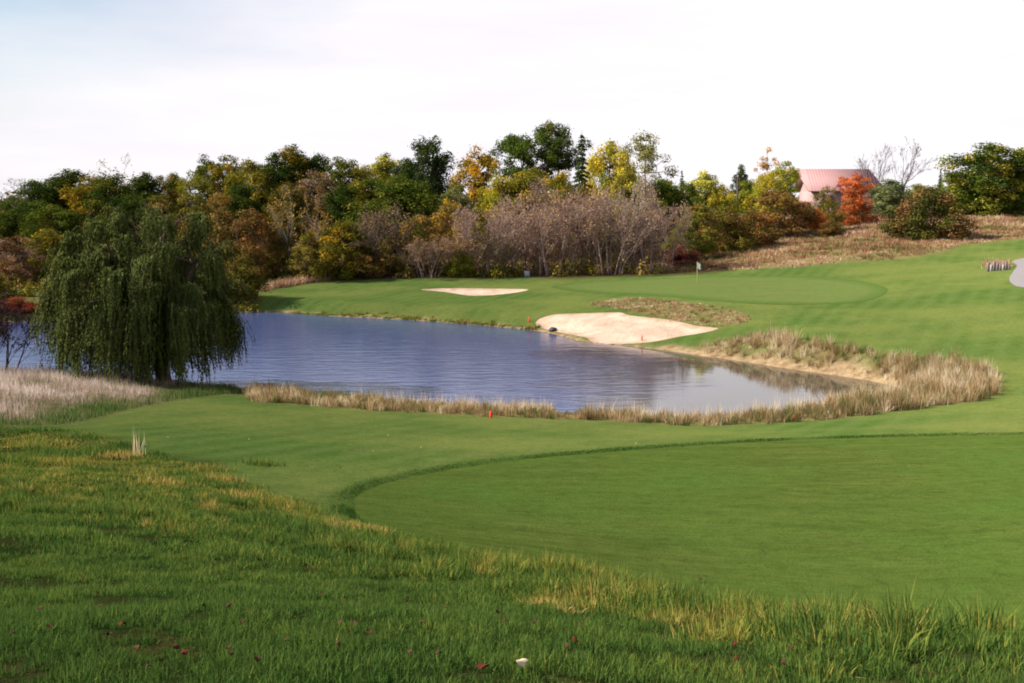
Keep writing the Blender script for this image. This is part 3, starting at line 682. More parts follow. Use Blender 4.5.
PROFILE = {
    'round': lambda t: np.sqrt(np.clip(1 - (2 * t - 0.9) ** 2 / 1.25, 0, 1)),
    'tall': lambda t: np.clip(np.sin(math.pi * np.clip(t * 0.92 + 0.06, 0, 1)) ** 0.6, 0, 1),
    'spread': lambda t: np.clip(0.35 + 0.9 * t, 0, 1) * np.sqrt(np.clip(1.02 - t ** 5, 0, 1)),
    'vase': lambda t: np.clip(0.30 + 1.0 * t, 0, 1) * np.sqrt(np.clip(1.02 - t ** 4, 0, 1)),
    'shrub': lambda t: np.sqrt(np.clip(1.0 - t ** 2.2, 0, 1)) * np.clip(0.8 + 0.6 * t, 0, 1),
}
def gen_tree(seed, H=12.0, R=4.2, base=0.2, kind='round', nc=55, lpc=95, leaf=0.24, cs=0.22, trunk_r=0.24, stems=1, gap=0.0, flat=0.75):
    """tapered trunk with limbs running into leafy clumps; returns (trunk mesh, crown mesh)"""
    rs = np.random.RandomState(seed); mb = MB(); prof = PROFILE[kind]; leaf *= 0.76; lpc = int(lpc * 1.6)
    cb = H * base; ch = H - cb
    lob = [(rs.randint(2, 5), rs.uniform(0, 6.28), rs.uniform(0.08, 0.2)) for _ in range(3)]
    top = np.array([rs.normal(0, R * 0.06), rs.normal(0, R * 0.06), H * 0.86])
    paths = []
    for s in range(stems):
        a = 2 * math.pi * s / stems + rs.uniform(0, 1); r0 = 0 if stems == 1 else R * 0.10
        p0 = np.array([math.cos(a) * r0, math.sin(a) * r0, -0.25]); p2 = top.copy() if stems == 1 else np.array([math.cos(a) * R * 0.55, math.sin(a) * R * 0.55, H * rs.uniform(0.6, 0.85)])
        p1 = (p0 + p2) / 2 + rs.normal(0, R * 0.05, 3)
        tt = np.linspace(0, 1, 7)[:, None]; P = (1 - tt) ** 2 * p0 + 2 * tt * (1 - tt) * p1 + tt ** 2 * p2
        P[1:-1, :2] += rs.normal(0, R * 0.02, (5, 2)); paths.append(P)
        tr = trunk_r / math.sqrt(stems)
        mb.tube(P, tr * (1 - 0.85 * np.linspace(0, 1, 7)) * np.array([1.35, 1, 1, 1, 1, 1, 1]), 7, rs.uniform())
    chunks = []
    ga = rs.uniform(0, 6.28)
    for i in range(nc):
        t = rs.uniform(0.02, 1.0)
        while rs.uniform() > prof(np.array(t)) * 1.05: t = rs.uniform(0.02, 1.0)
        a = i * 2.39996 + rs.normal(0, 0.35)
        rr = prof(np.array(t)) * R * (1 + sum(m * math.sin(k * a + ph + 3 * t) for k, ph, m in lob))
        f = math.sqrt(rs.uniform(0.08, 1.0)); rc = cs * R * rs.uniform(0.65, 1.3)
        q = max(0.0, rr * f - rc * 0.35)
        c = np.array([math.cos(a) * q, math.sin(a) * q, cb + t * (ch - rc * flat) + 0.02])
        if gap and rs.uniform() < gap * 0.5: continue
        P0 = paths[rs.randint(len(paths))]; z = np.clip(c[2] - (0.25 + 0.35 * rs.uniform()) * max(q, 0.4), H * base * 0.6, H * 0.82)
        k = np.argmin(np.abs(P0[:, 2] - z)); b0 = P0[k]; mid = (b0 + c) / 2 + np.array([0, 0, -0.12 * q]) + rs.normal(0, 0.05 * R, 3)
        tt = np.linspace(0, 1, 5)[:, None]; L = (1 - tt) ** 2 * b0 + 2 * tt * (1 - tt) * mid + tt ** 2 * c
        mb.tube(L, trunk_r * np.linspace(0.34, 0.07, 5) / (stems ** 0.3), 4, rs.uniform(), False)
        n = int(lpc * (rc / (cs * R)) ** 1.7)
        d = rs.normal(0, 1, (n, 3)); d /= np.linalg.norm(d, axis=1)[:, None]
        rad = rc * rs.uniform(0.25, 1.0, n) ** 0.45 * (1 + 0.25 * rs.normal(0, 1, n) * 0.6)
        rad = np.where(rs.uniform(0, 1, n) < 0.10, rad * 1.35, rad); pos = c + d * rad[:, None] * np.array([1, 1, flat])
        pos[:, 2] = np.maximum(pos[:, 2], 0.04)
        nrm = d * 0.9 + rs.normal(0, 0.5, (n, 3)) + np.array([0, 0, 0.35])
        chunks.append(leaves(pos, nrm, leaf * rs.uniform(0.6, 1.25, n), np.clip(0.5 + rs.normal(0, 0.2, n), 0, 1), np.full(n, rs.uniform()), rs))
    return mb.mesh('trunk', True), crown_mesh('crown', chunks)

def gen_spruce(seed, H=13.0, R=2.6, leaf=0.22):
    rs = np.random.RandomState(seed); mb = MB(); chunks = []
    mb.tube([(0, 0, -0.2), (0, 0, H * 0.5), (0, 0, H)], [0.22, 0.13, 0.02], 7)
    z = H * 0.04
    while z < H * 0.985:
        t = z / H; r = R * (1 - t) ** 0.85 + 0.12; n = max(5, int(12 * (1 - t) + 4))
        for i in range(n):
            a = rs.uniform(0, 6.28); L = r * rs.uniform(0.75, 1.12); k = max(3, int(L / 0.16))
            s = np.linspace(0.15, 1, k); drop = -0.35 * L * s ** 1.5 + 0.10 * L * s ** 4
            ax = np.stack([np.cos(a) * s * L, np.sin(a) * s * L, z + drop], 1)
            mb.tube(ax[[0, k // 2, -1]], [0.035, 0.025, 0.01], 3, 0.5, False)
            P = np.repeat(ax, 5, 0); w = np.repeat((1 - s) * 0.35 * L + 0.12, 5)
            P = P + np.stack([-np.sin(a) * rs.normal(0, 1, len(P)) * w * 0.6, np.cos(a) * rs.normal(0, 1, len(P)) * w * 0.6, -np.abs(rs.normal(0, 0.10, len(P)))], 1)
            nr = np.stack([np.full(len(P), math.cos(a) * 0.5), np.full(len(P), math.sin(a) * 0.5), np.full(len(P), 0.8)], 1) + rs.normal(0, 0.35, (len(P), 3))
            chunks.append(leaves(P, nr, leaf * rs.uniform(0.6, 1.2, len(P)), np.clip(0.5 + rs.normal(0, 0.2, len(P)), 0, 1), np.full(len(P), rs.uniform()), rs, 0.45))
        z += 0.38 + 0.14 * rs.uniform()
    return mb.mesh('trunk', True), crown_mesh('crown', chunks)

def gen_bare(seed, H=8.0, R=3.2, stems=9, lv=3, twig=0.016, r0=0.07, leaf=0.16, nleaf=500, spread=0.5, droop=0.0, kids=(6, 5, 4)):
    """leafless stems forking into fine twigs, a few dry leaves left on"""
    rs = np.random.RandomState(seed); mb = MB(); tips = []
    def grow(p, d, L, r, depth):
        k = 5 if depth == 0 else 4
        P = [p]; dd = d.copy()
        for i in range(k - 1):
            dd = dd + rs.normal(0, 0.13, 3) + np.array([0, 0, 0.05 - droop * depth * 0.06]); dd /= np.linalg.norm(dd); P.append(P[-1] + dd * L / (k - 1))
        P = np.array(P); mb.tube(P, np.linspace(r, max(twig * 0.45, r * 0.45), k), 5 if depth == 0 else 3, rs.uniform(), False)
        if depth >= lv:
            tips.append(P[-1]); tips.append(P[-2]); return
        nk = kids[min(depth, len(kids) - 1)]
        for j in range(nk):
            t = rs.uniform(0.3, 1.0) if depth else rs.uniform(0.25, 1.0)
            q = t * (k - 1); i = min(int(q), k - 2); pp = P[i] + (P[i + 1] - P[i]) * (q - i)
            ax = P[i + 1] - P[i]; ax /= np.linalg.norm(ax)
            o = rs.normal(0, 1, 3); o -= ax * (o @ ax); o /= np.linalg.norm(o)
            nd = ax * rs.uniform(0.7, 1.0) + o * rs.uniform(0.4, 0.75) + np.array([0, 0, 0.18]); nd /= np.linalg.norm(nd)
            grow(pp, nd, L * rs.uniform(0.38, 0.55) * (1.15 - 0.3 * t), max(twig, r * (1 - 0.55 * t) * 0.5), depth + 1)
    for s in range(stems):
        a = 2.4 * s + rs.uniform(-0.4, 0.4); u = math.sqrt((s + 0.5) / stems); lean = spread * u * rs.uniform(0.6, 1.2)
        r_ = 0 if stems == 1 else R * 0.55 * u
        d = np.array([math.cos(a) * lean, math.sin(a) * lean, 1.0]); d /= np.linalg.norm(d)
        grow(np.array([math.cos(a) * r_, math.sin(a) * r_, -0.2]), d, H * rs.uniform(0.62, 0.82), r0 * rs.uniform(0.7, 1.2), 0)
    T = np.array(tips); P = T[rs.randint(0, len(T), nleaf)] + rs.normal(0, 0.22, (nleaf, 3))
    P[:, 2] = np.maximum(P[:, 2], 0.1)
    return mb.mesh('trunk', True), crown_mesh('crown', [leaves(P, rs.normal(0, 1, (nleaf, 3)) + np.array([0, 0, 0.4]), leaf * rs.uniform(0.5, 1.2, nleaf), rs.uniform(0.2, 0.8, nleaf), rs.uniform(0, 1, nleaf), rs)])

PROTO = {}
def proto(kind):
    if kind in PROTO: return PROTO[kind]
    base, v = kind.split(':'); v = int(v); s = 100 + v * 17
    # each entry: nominal height, nominal half width, meshes
    if base == 'round': d = (12, 4.6, gen_tree(s, 12, 4.2, 0.08, 'round', 120, 95, 0.22, 0.25))
    elif base == 'tall': d = (14, 3.4, gen_tree(s + 1, 14, 3.1, 0.05, 'tall', 125, 85, 0.21, 0.28))
    elif base == 'spread': d = (14, 6.0, gen_tree(s + 2, 14, 5.6, 0.36, 'spread', 88, 95, 0.22, 0.18, 0.30, 1, 0.3, 0.65))
    elif base == 'vase': d = (12, 4.6, gen_tree(s + 3, 12, 4.3, 0.2, 'vase', 92, 75, 0.21, 0.20, 0.24, 1, 0.25, 0.7))
    elif base == 'airy': d = (13, 4.0, gen_tree(s + 4, 13, 3.7, 0.15, 'tall', 84, 55, 0.19, 0.22, 0.2, 1, 0.3))
    elif base == 'shrub': d = (5, 3.6, gen_tree(s + 5, 5, 3.3, 0.0, 'shrub', 95, 85, 0.16, 0.23, 0.12, 5))
    elif base == 'loose': d = (7, 3.2, gen_tree(s + 6, 7, 2.9, 0.04, 'shrub', 95, 62, 0.155, 0.21, 0.10, 6, 0.2))
    elif base == 'slim': d = (9, 1.7, gen_tree(s + 7, 9, 1.55, 0.22, 'tall', 34, 36, 0.17, 0.28, 0.11, 1, 0.2))
    elif base == 'spruce': d = (13, 2.7, gen_spruce(s + 8))
    elif base == 'bare': d = (8, 3.6, gen_bare(s + 9, 8, 3.3, 12, 3, 0.018, 0.07, 0.12, 2600, 0.42))
    elif base == 'thicket': d = (5, 3.2, gen_bare(s + 10, 5, 2.9, 14, 3, 0.016, 0.045, 0.12, 3200, 0.55))
    elif base == 'baretree': d = (11, 4.4, gen_bare(s + 11, 11, 3.4, 3, 4, 0.02, 0.15, 0.1, 30, 0.45, 0.0, (6, 4, 3, 3)))
    elif base == 'birch': d = (10, 1.9, gen_bare(s + 12, 10, 1.6, 2, 3, 0.014, 0.085, 0.15, 520, 0.07, 0.0, (9, 3, 3)))
    PROTO[kind] = d; return d

GREEN_D = (0.030, 0.052, 0.014); GREEN = (0.048, 0.078, 0.016); OLIVE = (0.088, 0.092, 0.020); OLIVE_D = (0.060, 0.062, 0.017); YGREEN = (0.13, 0.15, 0.025)
YELLOW = (0.37, 0.30, 0.035); GOLD = (0.36, 0.215, 0.020); LEMON = (0.48, 0.43, 0.06); BROWN = (0.110, 0.082, 0.034); RUST = (0.115, 0.066, 0.036); TAN = (0.20, 0.15, 0.066); MAUVE = (0.25, 0.160, 0.115)
ORANGE = (0.46, 0.145, 0.045); RED = (0.22, 0.035, 0.025); MAROON = (0.075, 0.022, 0.026); BLUEG = (0.030, 0.050, 0.026); GREYG = (0.135, 0.145, 0.075); SAGE = (0.20, 0.22, 0.085)

def lift(c, k=1.3): return (c[0] * k * 1.12, c[1] * k, c[2] * k * 0.68)
GREEN_D, GREEN, OLIVE, OLIVE_D, YGREEN, BLUEG, GREYG, BROWN, RUST, TAN = [lift(c) for c in (GREEN_D, GREEN, OLIVE, OLIVE_D, YGREEN, BLUEG, GREYG, BROWN, RUST, TAN)]
ntree = [0]
def plant(name, kind, px, ytop, width, D, colA, label, cat, colB=None, amt=0.0, barkm=None, group=None, trans=0.28, sink=0.0):
    """stands a tree of the given kind on the ground at distance D; width in photo pixels sets its spread"""
    H0, R0, (tm, cm) = proto(kind)
    x, y, zt = at_dist(px, ytop, D)
    zg = hz(x, y) - sink; H = max(0.6, zt - zg); W = width * D / F / 2 * (1.45 if D >= 186 and px < 422 and width < 50 else 1.2 if kind[:4] in ('roun', 'tall', 'airy', 'vase', 'shru', 'loos') else 1.0)
    if px < 400 and colB in (GOLD, YELLOW): amt *= 0.72
    haze_gain = 1.0 + 0.35 * float(ss(430, 520, px)); colA = tuple(min(0.9, v * haze_gain) for v in colA); colB = tuple(min(0.9, v * haze_gain) for v in colB) if colB else None  # haze painted into the leaf colours: paler from the middle rightwards
    root = empty(name, (x, y, zg), RS.uniform(0, 6.28), (W / R0, W / R0, H / H0))
    tag(root, label, cat, group)
    tr = link('trunk', tm, None, root); cr = link('crown', cm, None, root)
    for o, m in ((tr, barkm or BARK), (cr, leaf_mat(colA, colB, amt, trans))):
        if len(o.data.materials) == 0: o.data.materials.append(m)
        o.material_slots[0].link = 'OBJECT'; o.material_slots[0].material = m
    ntree[0] += 1
    return root
T_, S_ = 'tree', 'shrub'
GW = 'trees and shrubs of the wood behind the pond'

# --- left part of the wood, back rows first
plant('bare_tree', 'baretree:1', 4, 182, 40, 330, MAUVE, 'distant pinkish grey bare tree at the far left edge of the skyline', T_, barkm=GREYBARK)
plant('bare_tree', 'baretree:2', 18, 184, 34, 340, MAUVE, 'smaller distant bare tree just left of the dark green crowns at the far left', T_, barkm=GREYBARK)
plant('leafy_tree', 'round:1', 36, 176, 52, 190, GREEN_D, 'dark green round tree, leftmost of the leafy skyline crowns', T_, GREEN, 0.3)
plant('leafy_tree', 'tall:1', 68, 167, 46, 195, GREEN_D, 'taller dark green tree above the left end of the pond', T_, OLIVE, 0.2)
plant('leafy_tree', 'round:2', 94, 173, 44, 190, OLIVE, 'olive tree with a golden orange left side, behind the willow', T_, GOLD, 0.38)
plant('leafy_tree', 'round:3', 113, 170, 42, 186, GREEN_D, 'dark green tree right of the golden-sided olive tree', T_, OLIVE, 0.15)
plant('bare_tree', 'birch:1', 124, 158, 24, 215, TAN, 'thin pale brown tree top poking above the dark left wood', T_, barkm=PALEBARK)
plant('leafy_tree', 'tall:2', 143, 170, 38, 195, GREEN_D, 'dark bluish green tree top right of the thin pale brown one', T_)
plant('leafy_tree', 'airy:1', 158, 174, 24, 205, RUST, 'small reddish mauve crown on the left skyline', T_, MAUVE, 0.4)
plant('leafy_tree', 'round:1', 172, 169, 28, 200, GREEN, 'green crown with a rusty orange tip on the left skyline', T_, ORANGE, 0.18)
plant('leafy_tree', 'airy:2', 190, 172, 32, 195, YGREEN, 'yellow-green crown below the left skyline', T_, OLIVE, 0.4)
plant('leafy_tree', 'vase:1', 206, 153, 34, 205, GREEN, 'feathery mid green tree with a ragged top, left skyline', T_, OLIVE, 0.3)
plant('leafy_tree', 'vase:2', 228, 154, 36, 200, OLIVE, 'yellowish green ragged tree beside the feathery green one', T_, GOLD, 0.35)
plant('leafy_tree', 'round:2', 250, 156, 38, 196, OLIVE, 'olive tree with yellow patches on its top', T_, YELLOW, 0.38)
plant('leafy_tree', 'round:3', 240, 179, 40, 172, GREEN_D, 'compact dark green round tree in front of the yellow-patched olive one', T_)
plant('leafy_tree', 'tall:3', 276, 150, 36, 200, GREEN_D, 'dark green tree left of the yellow-topped green tree', T_, GREEN, 0.3)
plant('leafy_tree', 'tall:1', 293, 142, 34, 203, GREEN, 'green tree with bright yellow top sprays, highest of the left wood', T_, GOLD, 0.42)
plant('leafy_tree', 'round:1', 317, 149, 36, 206, GREEN_D, 'dark green crown right of the yellow-topped green tree', T_)
plant('leafy_tree', 'vase:3', 341, 153, 44, 200, GREEN, 'spreading green crown with olive sprays on the skyline', T_, OLIVE, 0.4)
plant('leafy_tree', 'round:3', 364, 162, 34, 198, OLIVE, 'olive crown with yellow sprays left of the pale yellow tree', T_, YELLOW, 0.35)
plant('leafy_tree', 'tall:2', 386, 150, 32, 210, LEMON, 'pale yellow tree left of the tall dark tree', T_, YGREEN, 0.45)
plant('leafy_tree', 'tall:3', 406, 156, 28, 205, BLUEG, 'dark grey green tree leaning on the tall dark tree', T_)
plant('leafy_tree', 'round:3', 430, 131, 50, 190, BLUEG, 'tall broad blackish green tree standing above the wood', T_, GREEN_D, 0.2)
plant('leafy_tree', 'vase:1', 478, 144, 56, 182, GOLD, 'orange-gold spreading tree with a dark visible trunk', T_, OLIVE, 0.35)
plant('leafy_tree', 'spread:1', 522, 127, 76, 200, GREEN_D, 'dark spreading tree with sky showing between its limbs', T_, GREEN, 0.25)
plant('leafy_tree', 'spread:2', 556, 119, 72, 204, (0.045, 0.065, 0.022), 'grey green spreading tree, highest of the central crowns', T_, OLIVE, 0.2)
plant('spruce_tree', 'spruce:1', 582, 130, 36, 180, BLUEG, 'dark bluish spruce left of the bright yellow tree', T_)
plant('leafy_tree', 'round:2', 611, 136, 52, 186, YELLOW, 'bright yellow tree right of the dark spruce', T_, YGREEN, 0.25)
plant('leafy_tree', 'airy:3', 646, 125, 50, 200, GREYG, 'pale grey green airy tree right of the bright yellow tree', T_, OLIVE, 0.3)
# second row
plant('leafy_tree', 'round:1', 12, 205, 56, 168, GREEN_D, 'shaded green tree at the left edge above the mauve bush', T_, OLIVE, 0.25)
plant('leafy_tree', 'round:2', 52, 202, 54, 165, GREEN, 'deep green bushy tree in the second row left of the willow', T_, OLIVE, 0.3)
plant('leafy_tree', 'round:3', 92, 196, 52, 168, GREEN_D, 'deep green tree in the second row behind the willow top', T_, GOLD, 0.15)
plant('leafy_tree', 'round:1', 130, 190, 46, 172, GREEN_D, 'dark tree peeping over the left of the willow crown', T_)
plant('leafy_tree', 'airy:1', 160, 192, 50, 165, OLIVE, 'olive brown tree rising behind the willow crown', T_, TAN, 0.4)
plant('leafy_tree', 'loose:1', 196, 190, 64, 158, BROWN, 'wide brownish olive tree right above the willow', T_, OLIVE, 0.45)
plant('leafy_tree', 'airy:2', 218, 188, 42, 166, BROWN, 'golden brown tree between the willow and the compact dark tree', T_, GOLD, 0.25)
plant('leafy_tree', 'round:2', 288, 180, 44, 170, OLIVE_D, 'dim olive tree behind the white stemmed birches', T_, BROWN, 0.3)
plant('leafy_tree', 'airy:3', 314, 165, 48, 178, BROWN, 'brown half bare round crown in the middle of the left wood', T_, MAUVE, 0.4)
plant('leafy_tree', 'round:3', 345, 181, 42, 172, GREEN_D, 'dark green low tree below the spreading skyline crown', T_)
plant('leafy_tree', 'round:1', 396, 170, 82, 168, GREEN, 'broad bright green tree in front of the tall dark tree', T_, OLIVE, 0.2)
plant('leafy_tree', 'round:2', 455, 182, 36, 172, GREYG, 'grey green bush left of the gold tree trunk', T_, GREEN, 0.3)
plant('leafy_tree', 'round:3', 500, 172, 48, 176, YGREEN, 'yellowish green tree right of the gold tree', T_, GOLD, 0.2)
plant('leafy_tree', 'round:1', 530, 163, 60, 178, OLIVE, 'olive green broad crown under the dark spreading tree', T_, GOLD, 0.2)
plant('leafy_tree', 'round:2', 562, 168, 40, 174, OLIVE, 'olive crown tinged orange just left of the spruce foot', T_, GOLD, 0.3)
plant('leafy_tree', 'round:3', 628, 165, 44, 172, (0.12, 0.11, 0.022), 'dull yellow olive tree below the bright yellow tree', T_, YELLOW, 0.2)
# front rows, shrubs
plant('leafy_shrub', 'loose:1', 12, 234, 64, 140, MAUVE, 'brownish mauve bush at the left edge by the water', S_, RUST, 0.4)
plant('leafy_shrub', 'shrub:1', 48, 226, 56, 145, OLIVE, 'olive bush left of the willow', S_, GOLD, 0.15)
plant('leafy_shrub', 'shrub:2', 16, 296, 52, 113, RED, 'low red shrub on the far bank at the left edge', S_, RUST, 0.3)
plant('bare_tree', 'bare:2', -14, 292, 92, 66, (0.05, 0.03, 0.03), 'dark bare bush reaching in from the left frame edge over the water', T_, None, 0, bark('dark_bark', (0.035, 0.025, 0.025)))
plant('leafy_shrub', 'shrub:1', -18, 268, 60, 118, OLIVE_D, 'dark shaded bush at the left frame edge behind the water', S_)
plant('leafy_shrub', 'loose:2', 98, 240, 70, 138, OLIVE_D, 'dim olive bush behind the left half of the willow', S_, BROWN, 0.3)
plant('leafy_shrub', 'loose:1', 160, 232, 80, 138, BROWN, 'brown bush hidden behind the middle of the willow', S_, OLIVE_D, 0.4)
plant('leafy_shrub', 'loose:2', 222, 206, 52, 146, BROWN, 'golden brown tall bush touching the right of the willow', S_, TAN, 0.2)
plant('leafy_shrub', 'loose:3', 252, 206, 60, 142, RUST, 'reddish brown big bush at the right of the willow by the shore', S_, BROWN, 0.5)
plant('leafy_shrub', 'shrub:2', 238, 252, 56, 124, OLIVE_D, 'dark olive low bush on the shore right of the willow', S_, BROWN, 0.3)
plant('birch_tree', 'birch:1', 290, 184, 30, 143, TAN, 'white stemmed thin birch left of the olive bushes', T_, GOLD, 0.3, PALEBARK)
plant('birch_tree', 'birch:2', 317, 203, 24, 141, GOLD, 'slender pale birch with few yellow leaves', T_, None, 0, PALEBARK)
plant('leafy_shrub', 'loose:1', 280, 228, 46, 143, BROWN, 'brown bush around the white birch stems', S_, OLIVE_D, 0.4)
plant('leafy_shrub', 'loose:2', 308, 232, 46, 140, OLIVE, 'olive gold bush right of the white birch', S_, TAN, 0.3)
plant('leafy_shrub', 'loose:3', 341, 218, 62, 141, OLIVE, 'large yellowish olive bush left of the grey bare tree', S_, GOLD, 0.25)
plant('bare_tree', 'bare:1', 378, 203, 52, 143, MAUVE, 'grey half bare tree in front of the broad green tree', T_, TAN, 0.4, GREYBARK)
plant('leafy_shrub', 'loose:1', 370, 240, 50, 141, RUST, 'purplish brown bush at the foot of the grey half bare tree', S_, OLIVE_D, 0.35)
plant('leafy_shrub', 'loose:2', 398, 232, 44, 144, OLIVE, 'yellow-green bush below the broad green tree', S_, TAN, 0.4)
plant('leafy_shrub', 'loose:3', 418, 212, 50, 146, TAN, 'tan bush right of the grey half bare tree', S_, OLIVE, 0.4)
plant('leafy_shrub', 'loose:1', 446, 196, 48, 148, TAN, 'tall straw coloured bush below the tall dark tree', S_, GOLD, 0.3)
plant('leafy_shrub', 'thicket:1', 428, 240, 52, 141, MAUVE, 'pinkish brown twiggy thicket at the edge of the mown grass', S_, BROWN, 0.4, TWIG)
plant('leafy_shrub', 'thicket:2', 462, 236, 46, 142, RUST, 'brown twiggy thicket left of the bare mauve trees', S_, TAN, 0.4, TWIG)
plant('leafy_shrub', 'shrub:3', 458, 246, 28, 141, YGREEN, 'small yellow-green bush left of the bare mauve trees', S_, OLIVE, 0.3)
for i, (px, yt, wd, D, nm, lb) in enumerate((
        (486, 198, 58, 144, 'bare_tree', 'bare mauve tree, leftmost of the bare group behind the green'), (520, 194, 62, 148, 'bare_tree', 'bare purplish tree second from the left of the bare group'),
        (552, 189, 64, 145, 'bare_tree', 'bare mauve tree left of the middle of the bare group'), (584, 187, 64, 149, 'bare_tree', 'bare purplish tree in the middle of the bare group, below the spruce'),
        (612, 188, 62, 144, 'bare_tree', 'bare pinkish tree right of the middle of the bare group'), (634, 184, 56, 147, 'bare_tree', 'tallest bare pinkish tree with pale stems in the bare group'),
        (658, 196, 54, 145, 'bare_tree', 'bare tan tree, rightmost of the bare group'))):
    plant(nm, 'bare:%d' % (i % 3 + 1), px, yt + 1, wd * 1.08, D, (0.25, 0.165, 0.135), lb, T_, TAN, 0.25, TWIG if i not in (5,) else PALEBARK)
for i, (px, wd, D, c, lb) in enumerate((
        (482, 44, 143, OLIVE_D, 'dark olive bush under the leftmost bare mauve tree'), (506, 40, 146, OLIVE, 'olive green bush low under the bare group, left side'),
        (538, 46, 147, RUST, 'reddish brown bush low under the bare group'), (572, 46, 147, BROWN, 'brown bush low under the middle bare trees'),
        (604, 44, 147, OLIVE_D, 'shadowy olive bush under the middle bare trees'), (640, 48, 147, RUST, 'reddish bush under the tallest bare pinkish tree'))):
    plant('leafy_shrub', 'thicket:%d' % (i % 2 + 1), px, 234 + (i % 3) * 6, wd, D, c, lb, S_, MAUVE, 0.35, TWIG)
# right of the bare group, up the hill
plant('leafy_tree', 'round:1', 664, 175, 44, 188, GREEN, 'green tree right of the pale grey green airy tree', T_, YGREEN, 0.3)
plant('spruce_tree', 'spruce:2', 682, 168, 15, 205, BLUEG, 'small dark spruce tip between green trees', T_)
plant('leafy_tree', 'round:3', 686, 178, 34, 186, GREEN_D, 'dark green bushy tree beside the small spruce tip', T_, YGREEN, 0.2)
plant('leafy_tree', 'tall:2', 706, 168, 42, 192, SAGE, 'pale yellow-green tree left of the utility pole', T_, LEMON, 0.42)
plant('leafy_tree', 'round:2', 722, 182, 30, 190, YELLOW, 'yellow bushy tree just left of the utility pole', T_, YGREEN, 0.45)
plant('leafy_tree', 'tall:3', 741, 163, 17, 235, BLUEG, 'small dark far tree behind the utility pole', T_)
plant('leafy_tree', 'round:3', 750, 177, 30, 205, YGREEN, 'yellow-green tree right of the utility pole', T_, GREEN, 0.3)
plant('leafy_tree', 'slim:1', 768, 142, 26, 215, (0.36, 0.22, 0.09), 'thin pale orange tree rising above its yellow neighbours', T_, TAN, 0.3)
plant('leafy_tree', 'round:1', 767, 169, 32, 200, YELLOW, 'yellow tree at the foot of the thin pale orange tree', T_, YGREEN, 0.4)
plant('leafy_tree', 'vase:2', 786, 160, 34, 208, YGREEN, 'light green tree at the left end of the pink roofed house', T_, YELLOW, 0.3)
plant('leafy_shrub', 'loose:2', 700, 202, 50, 162, BROWN, 'olive brown bush right of the bare group', S_, OLIVE, 0.4)
plant('leafy_shrub', 'loose:1', 686, 214, 44, 158, OLIVE, 'yellowish olive bush at the left foot of the hill', S_, GREEN, 0.3)
plant('leafy_shrub', 'shrub:1', 726, 204, 50, 168, OLIVE_D, 'dark olive bush below the utility pole', S_, RUST, 0.25)
plant('leafy_shrub', 'shrub:2', 752, 206, 48, 173, RUST, 'reddish brown bush right of the dark olive one on the hill', S_, OLIVE_D, 0.5)
plant('leafy_shrub', 'loose:3', 778, 188, 66, 183, BROWN, 'large orange brown bush left of the house', S_, RUST, 0.4)
plant('leafy_shrub', 'shrub:3', 682, 244, 34, 153, MAROON, 'low dark maroon bush at the bottom of the hill', S_, RUST, 0.2)
plant('leafy_shrub', 'shrub:1', 803, 200, 36, 192, RUST, 'low dark red brush left of the small orange shrub', S_, MAROON, 0.5)
plant('leafy_shrub', 'shrub:3', 818, 208, 20, 184, ORANGE, 'small orange red shrub at the house front', S_, RUST, 0.3)
plant('leafy_shrub', 'loose:1', 826, 184, 34, 188, OLIVE, 'olive bush between the house wall and the orange maple', S_, BROWN, 0.4)
plant('leafy_shrub', 'shrub:2', 830, 218, 24, 180, RUST, 'reddish brown low bush in front of the olive bush by the house', S_, OLIVE_D, 0.4)
plant('maple_tree', 'vase:3', 854, 171, 36, 198, ORANGE, 'bright orange maple in front of the pink roof', T_, RED, 0.15)
plant('maple_tree', 'shrub:1', 856, 193, 38, 196, (0.36, 0.10, 0.03), 'orange red bushy maple at the foot of the bright orange one', T_, RUST, 0.35)
plant('bare_tree', 'baretree:1', 868, 150, 40, 226, MAUVE, 'leafless tree rising over the right end of the pink roof', T_, None, 0, GREYBARK)
plant('bare_tree', 'baretree:3', 894, 140, 56, 222, MAUVE, 'leafless tree leaning right beside the house', T_, None, 0, GREYBARK)
plant('leafy_shrub', 'round:2', 890, 177, 40, 205, (0.075, 0.095, 0.045), 'greyish green bush right of the orange maple', S_, SAGE, 0.35)
plant('leafy_tree', 'round:3', 918, 182, 26, 250, GREYG, 'small far grey green tree behind the big hillside bush', T_)
plant('leafy_tree', 'spruce:2', 941, 168, 14, 250, (0.06, 0.075, 0.04), 'thin far conifer left of the big green and yellow tree', T_)
plant('leafy_shrub', 'shrub:1', 929, 184, 74, 168, (0.060, 0.066, 0.016), 'big olive green bush with reddish sprays standing alone on the dry hillside', S_, RUST, 0.3, sink=0.1)
plant('leafy_tree', 'round:1', 955, 170, 36, 222, GREEN, 'small green tree tucked left of the big green and yellow tree', T_, YGREEN, 0.3)
plant('leafy_tree', 'round:2', 992, 139, 74, 214, GREEN_D, 'big dark green tree with yellow sprays at the right', T_, YELLOW, 0.15)
plant('leafy_tree', 'tall:3', 1024, 146, 44, 218, GREEN_D, 'dark green tree cut by the right frame edge', T_, YGREEN, 0.3)
plant('leafy_shrub', 'shrub:2', 1000, 188, 62, 212, GREEN_D, 'dark low greenery at the foot of the big green and yellow tree', S_, OLIVE, 0.3)
plant('leafy_shrub', 'shrub:3', 963, 194, 40, 214, OLIVE, 'olive low bush left of the big tree foot', S_, GREEN, 0.3)
plant('leafy_tree', 'round:1', 1075, 150, 60, 225, GREEN_D, 'dark green tree just beyond the right frame edge', T_)

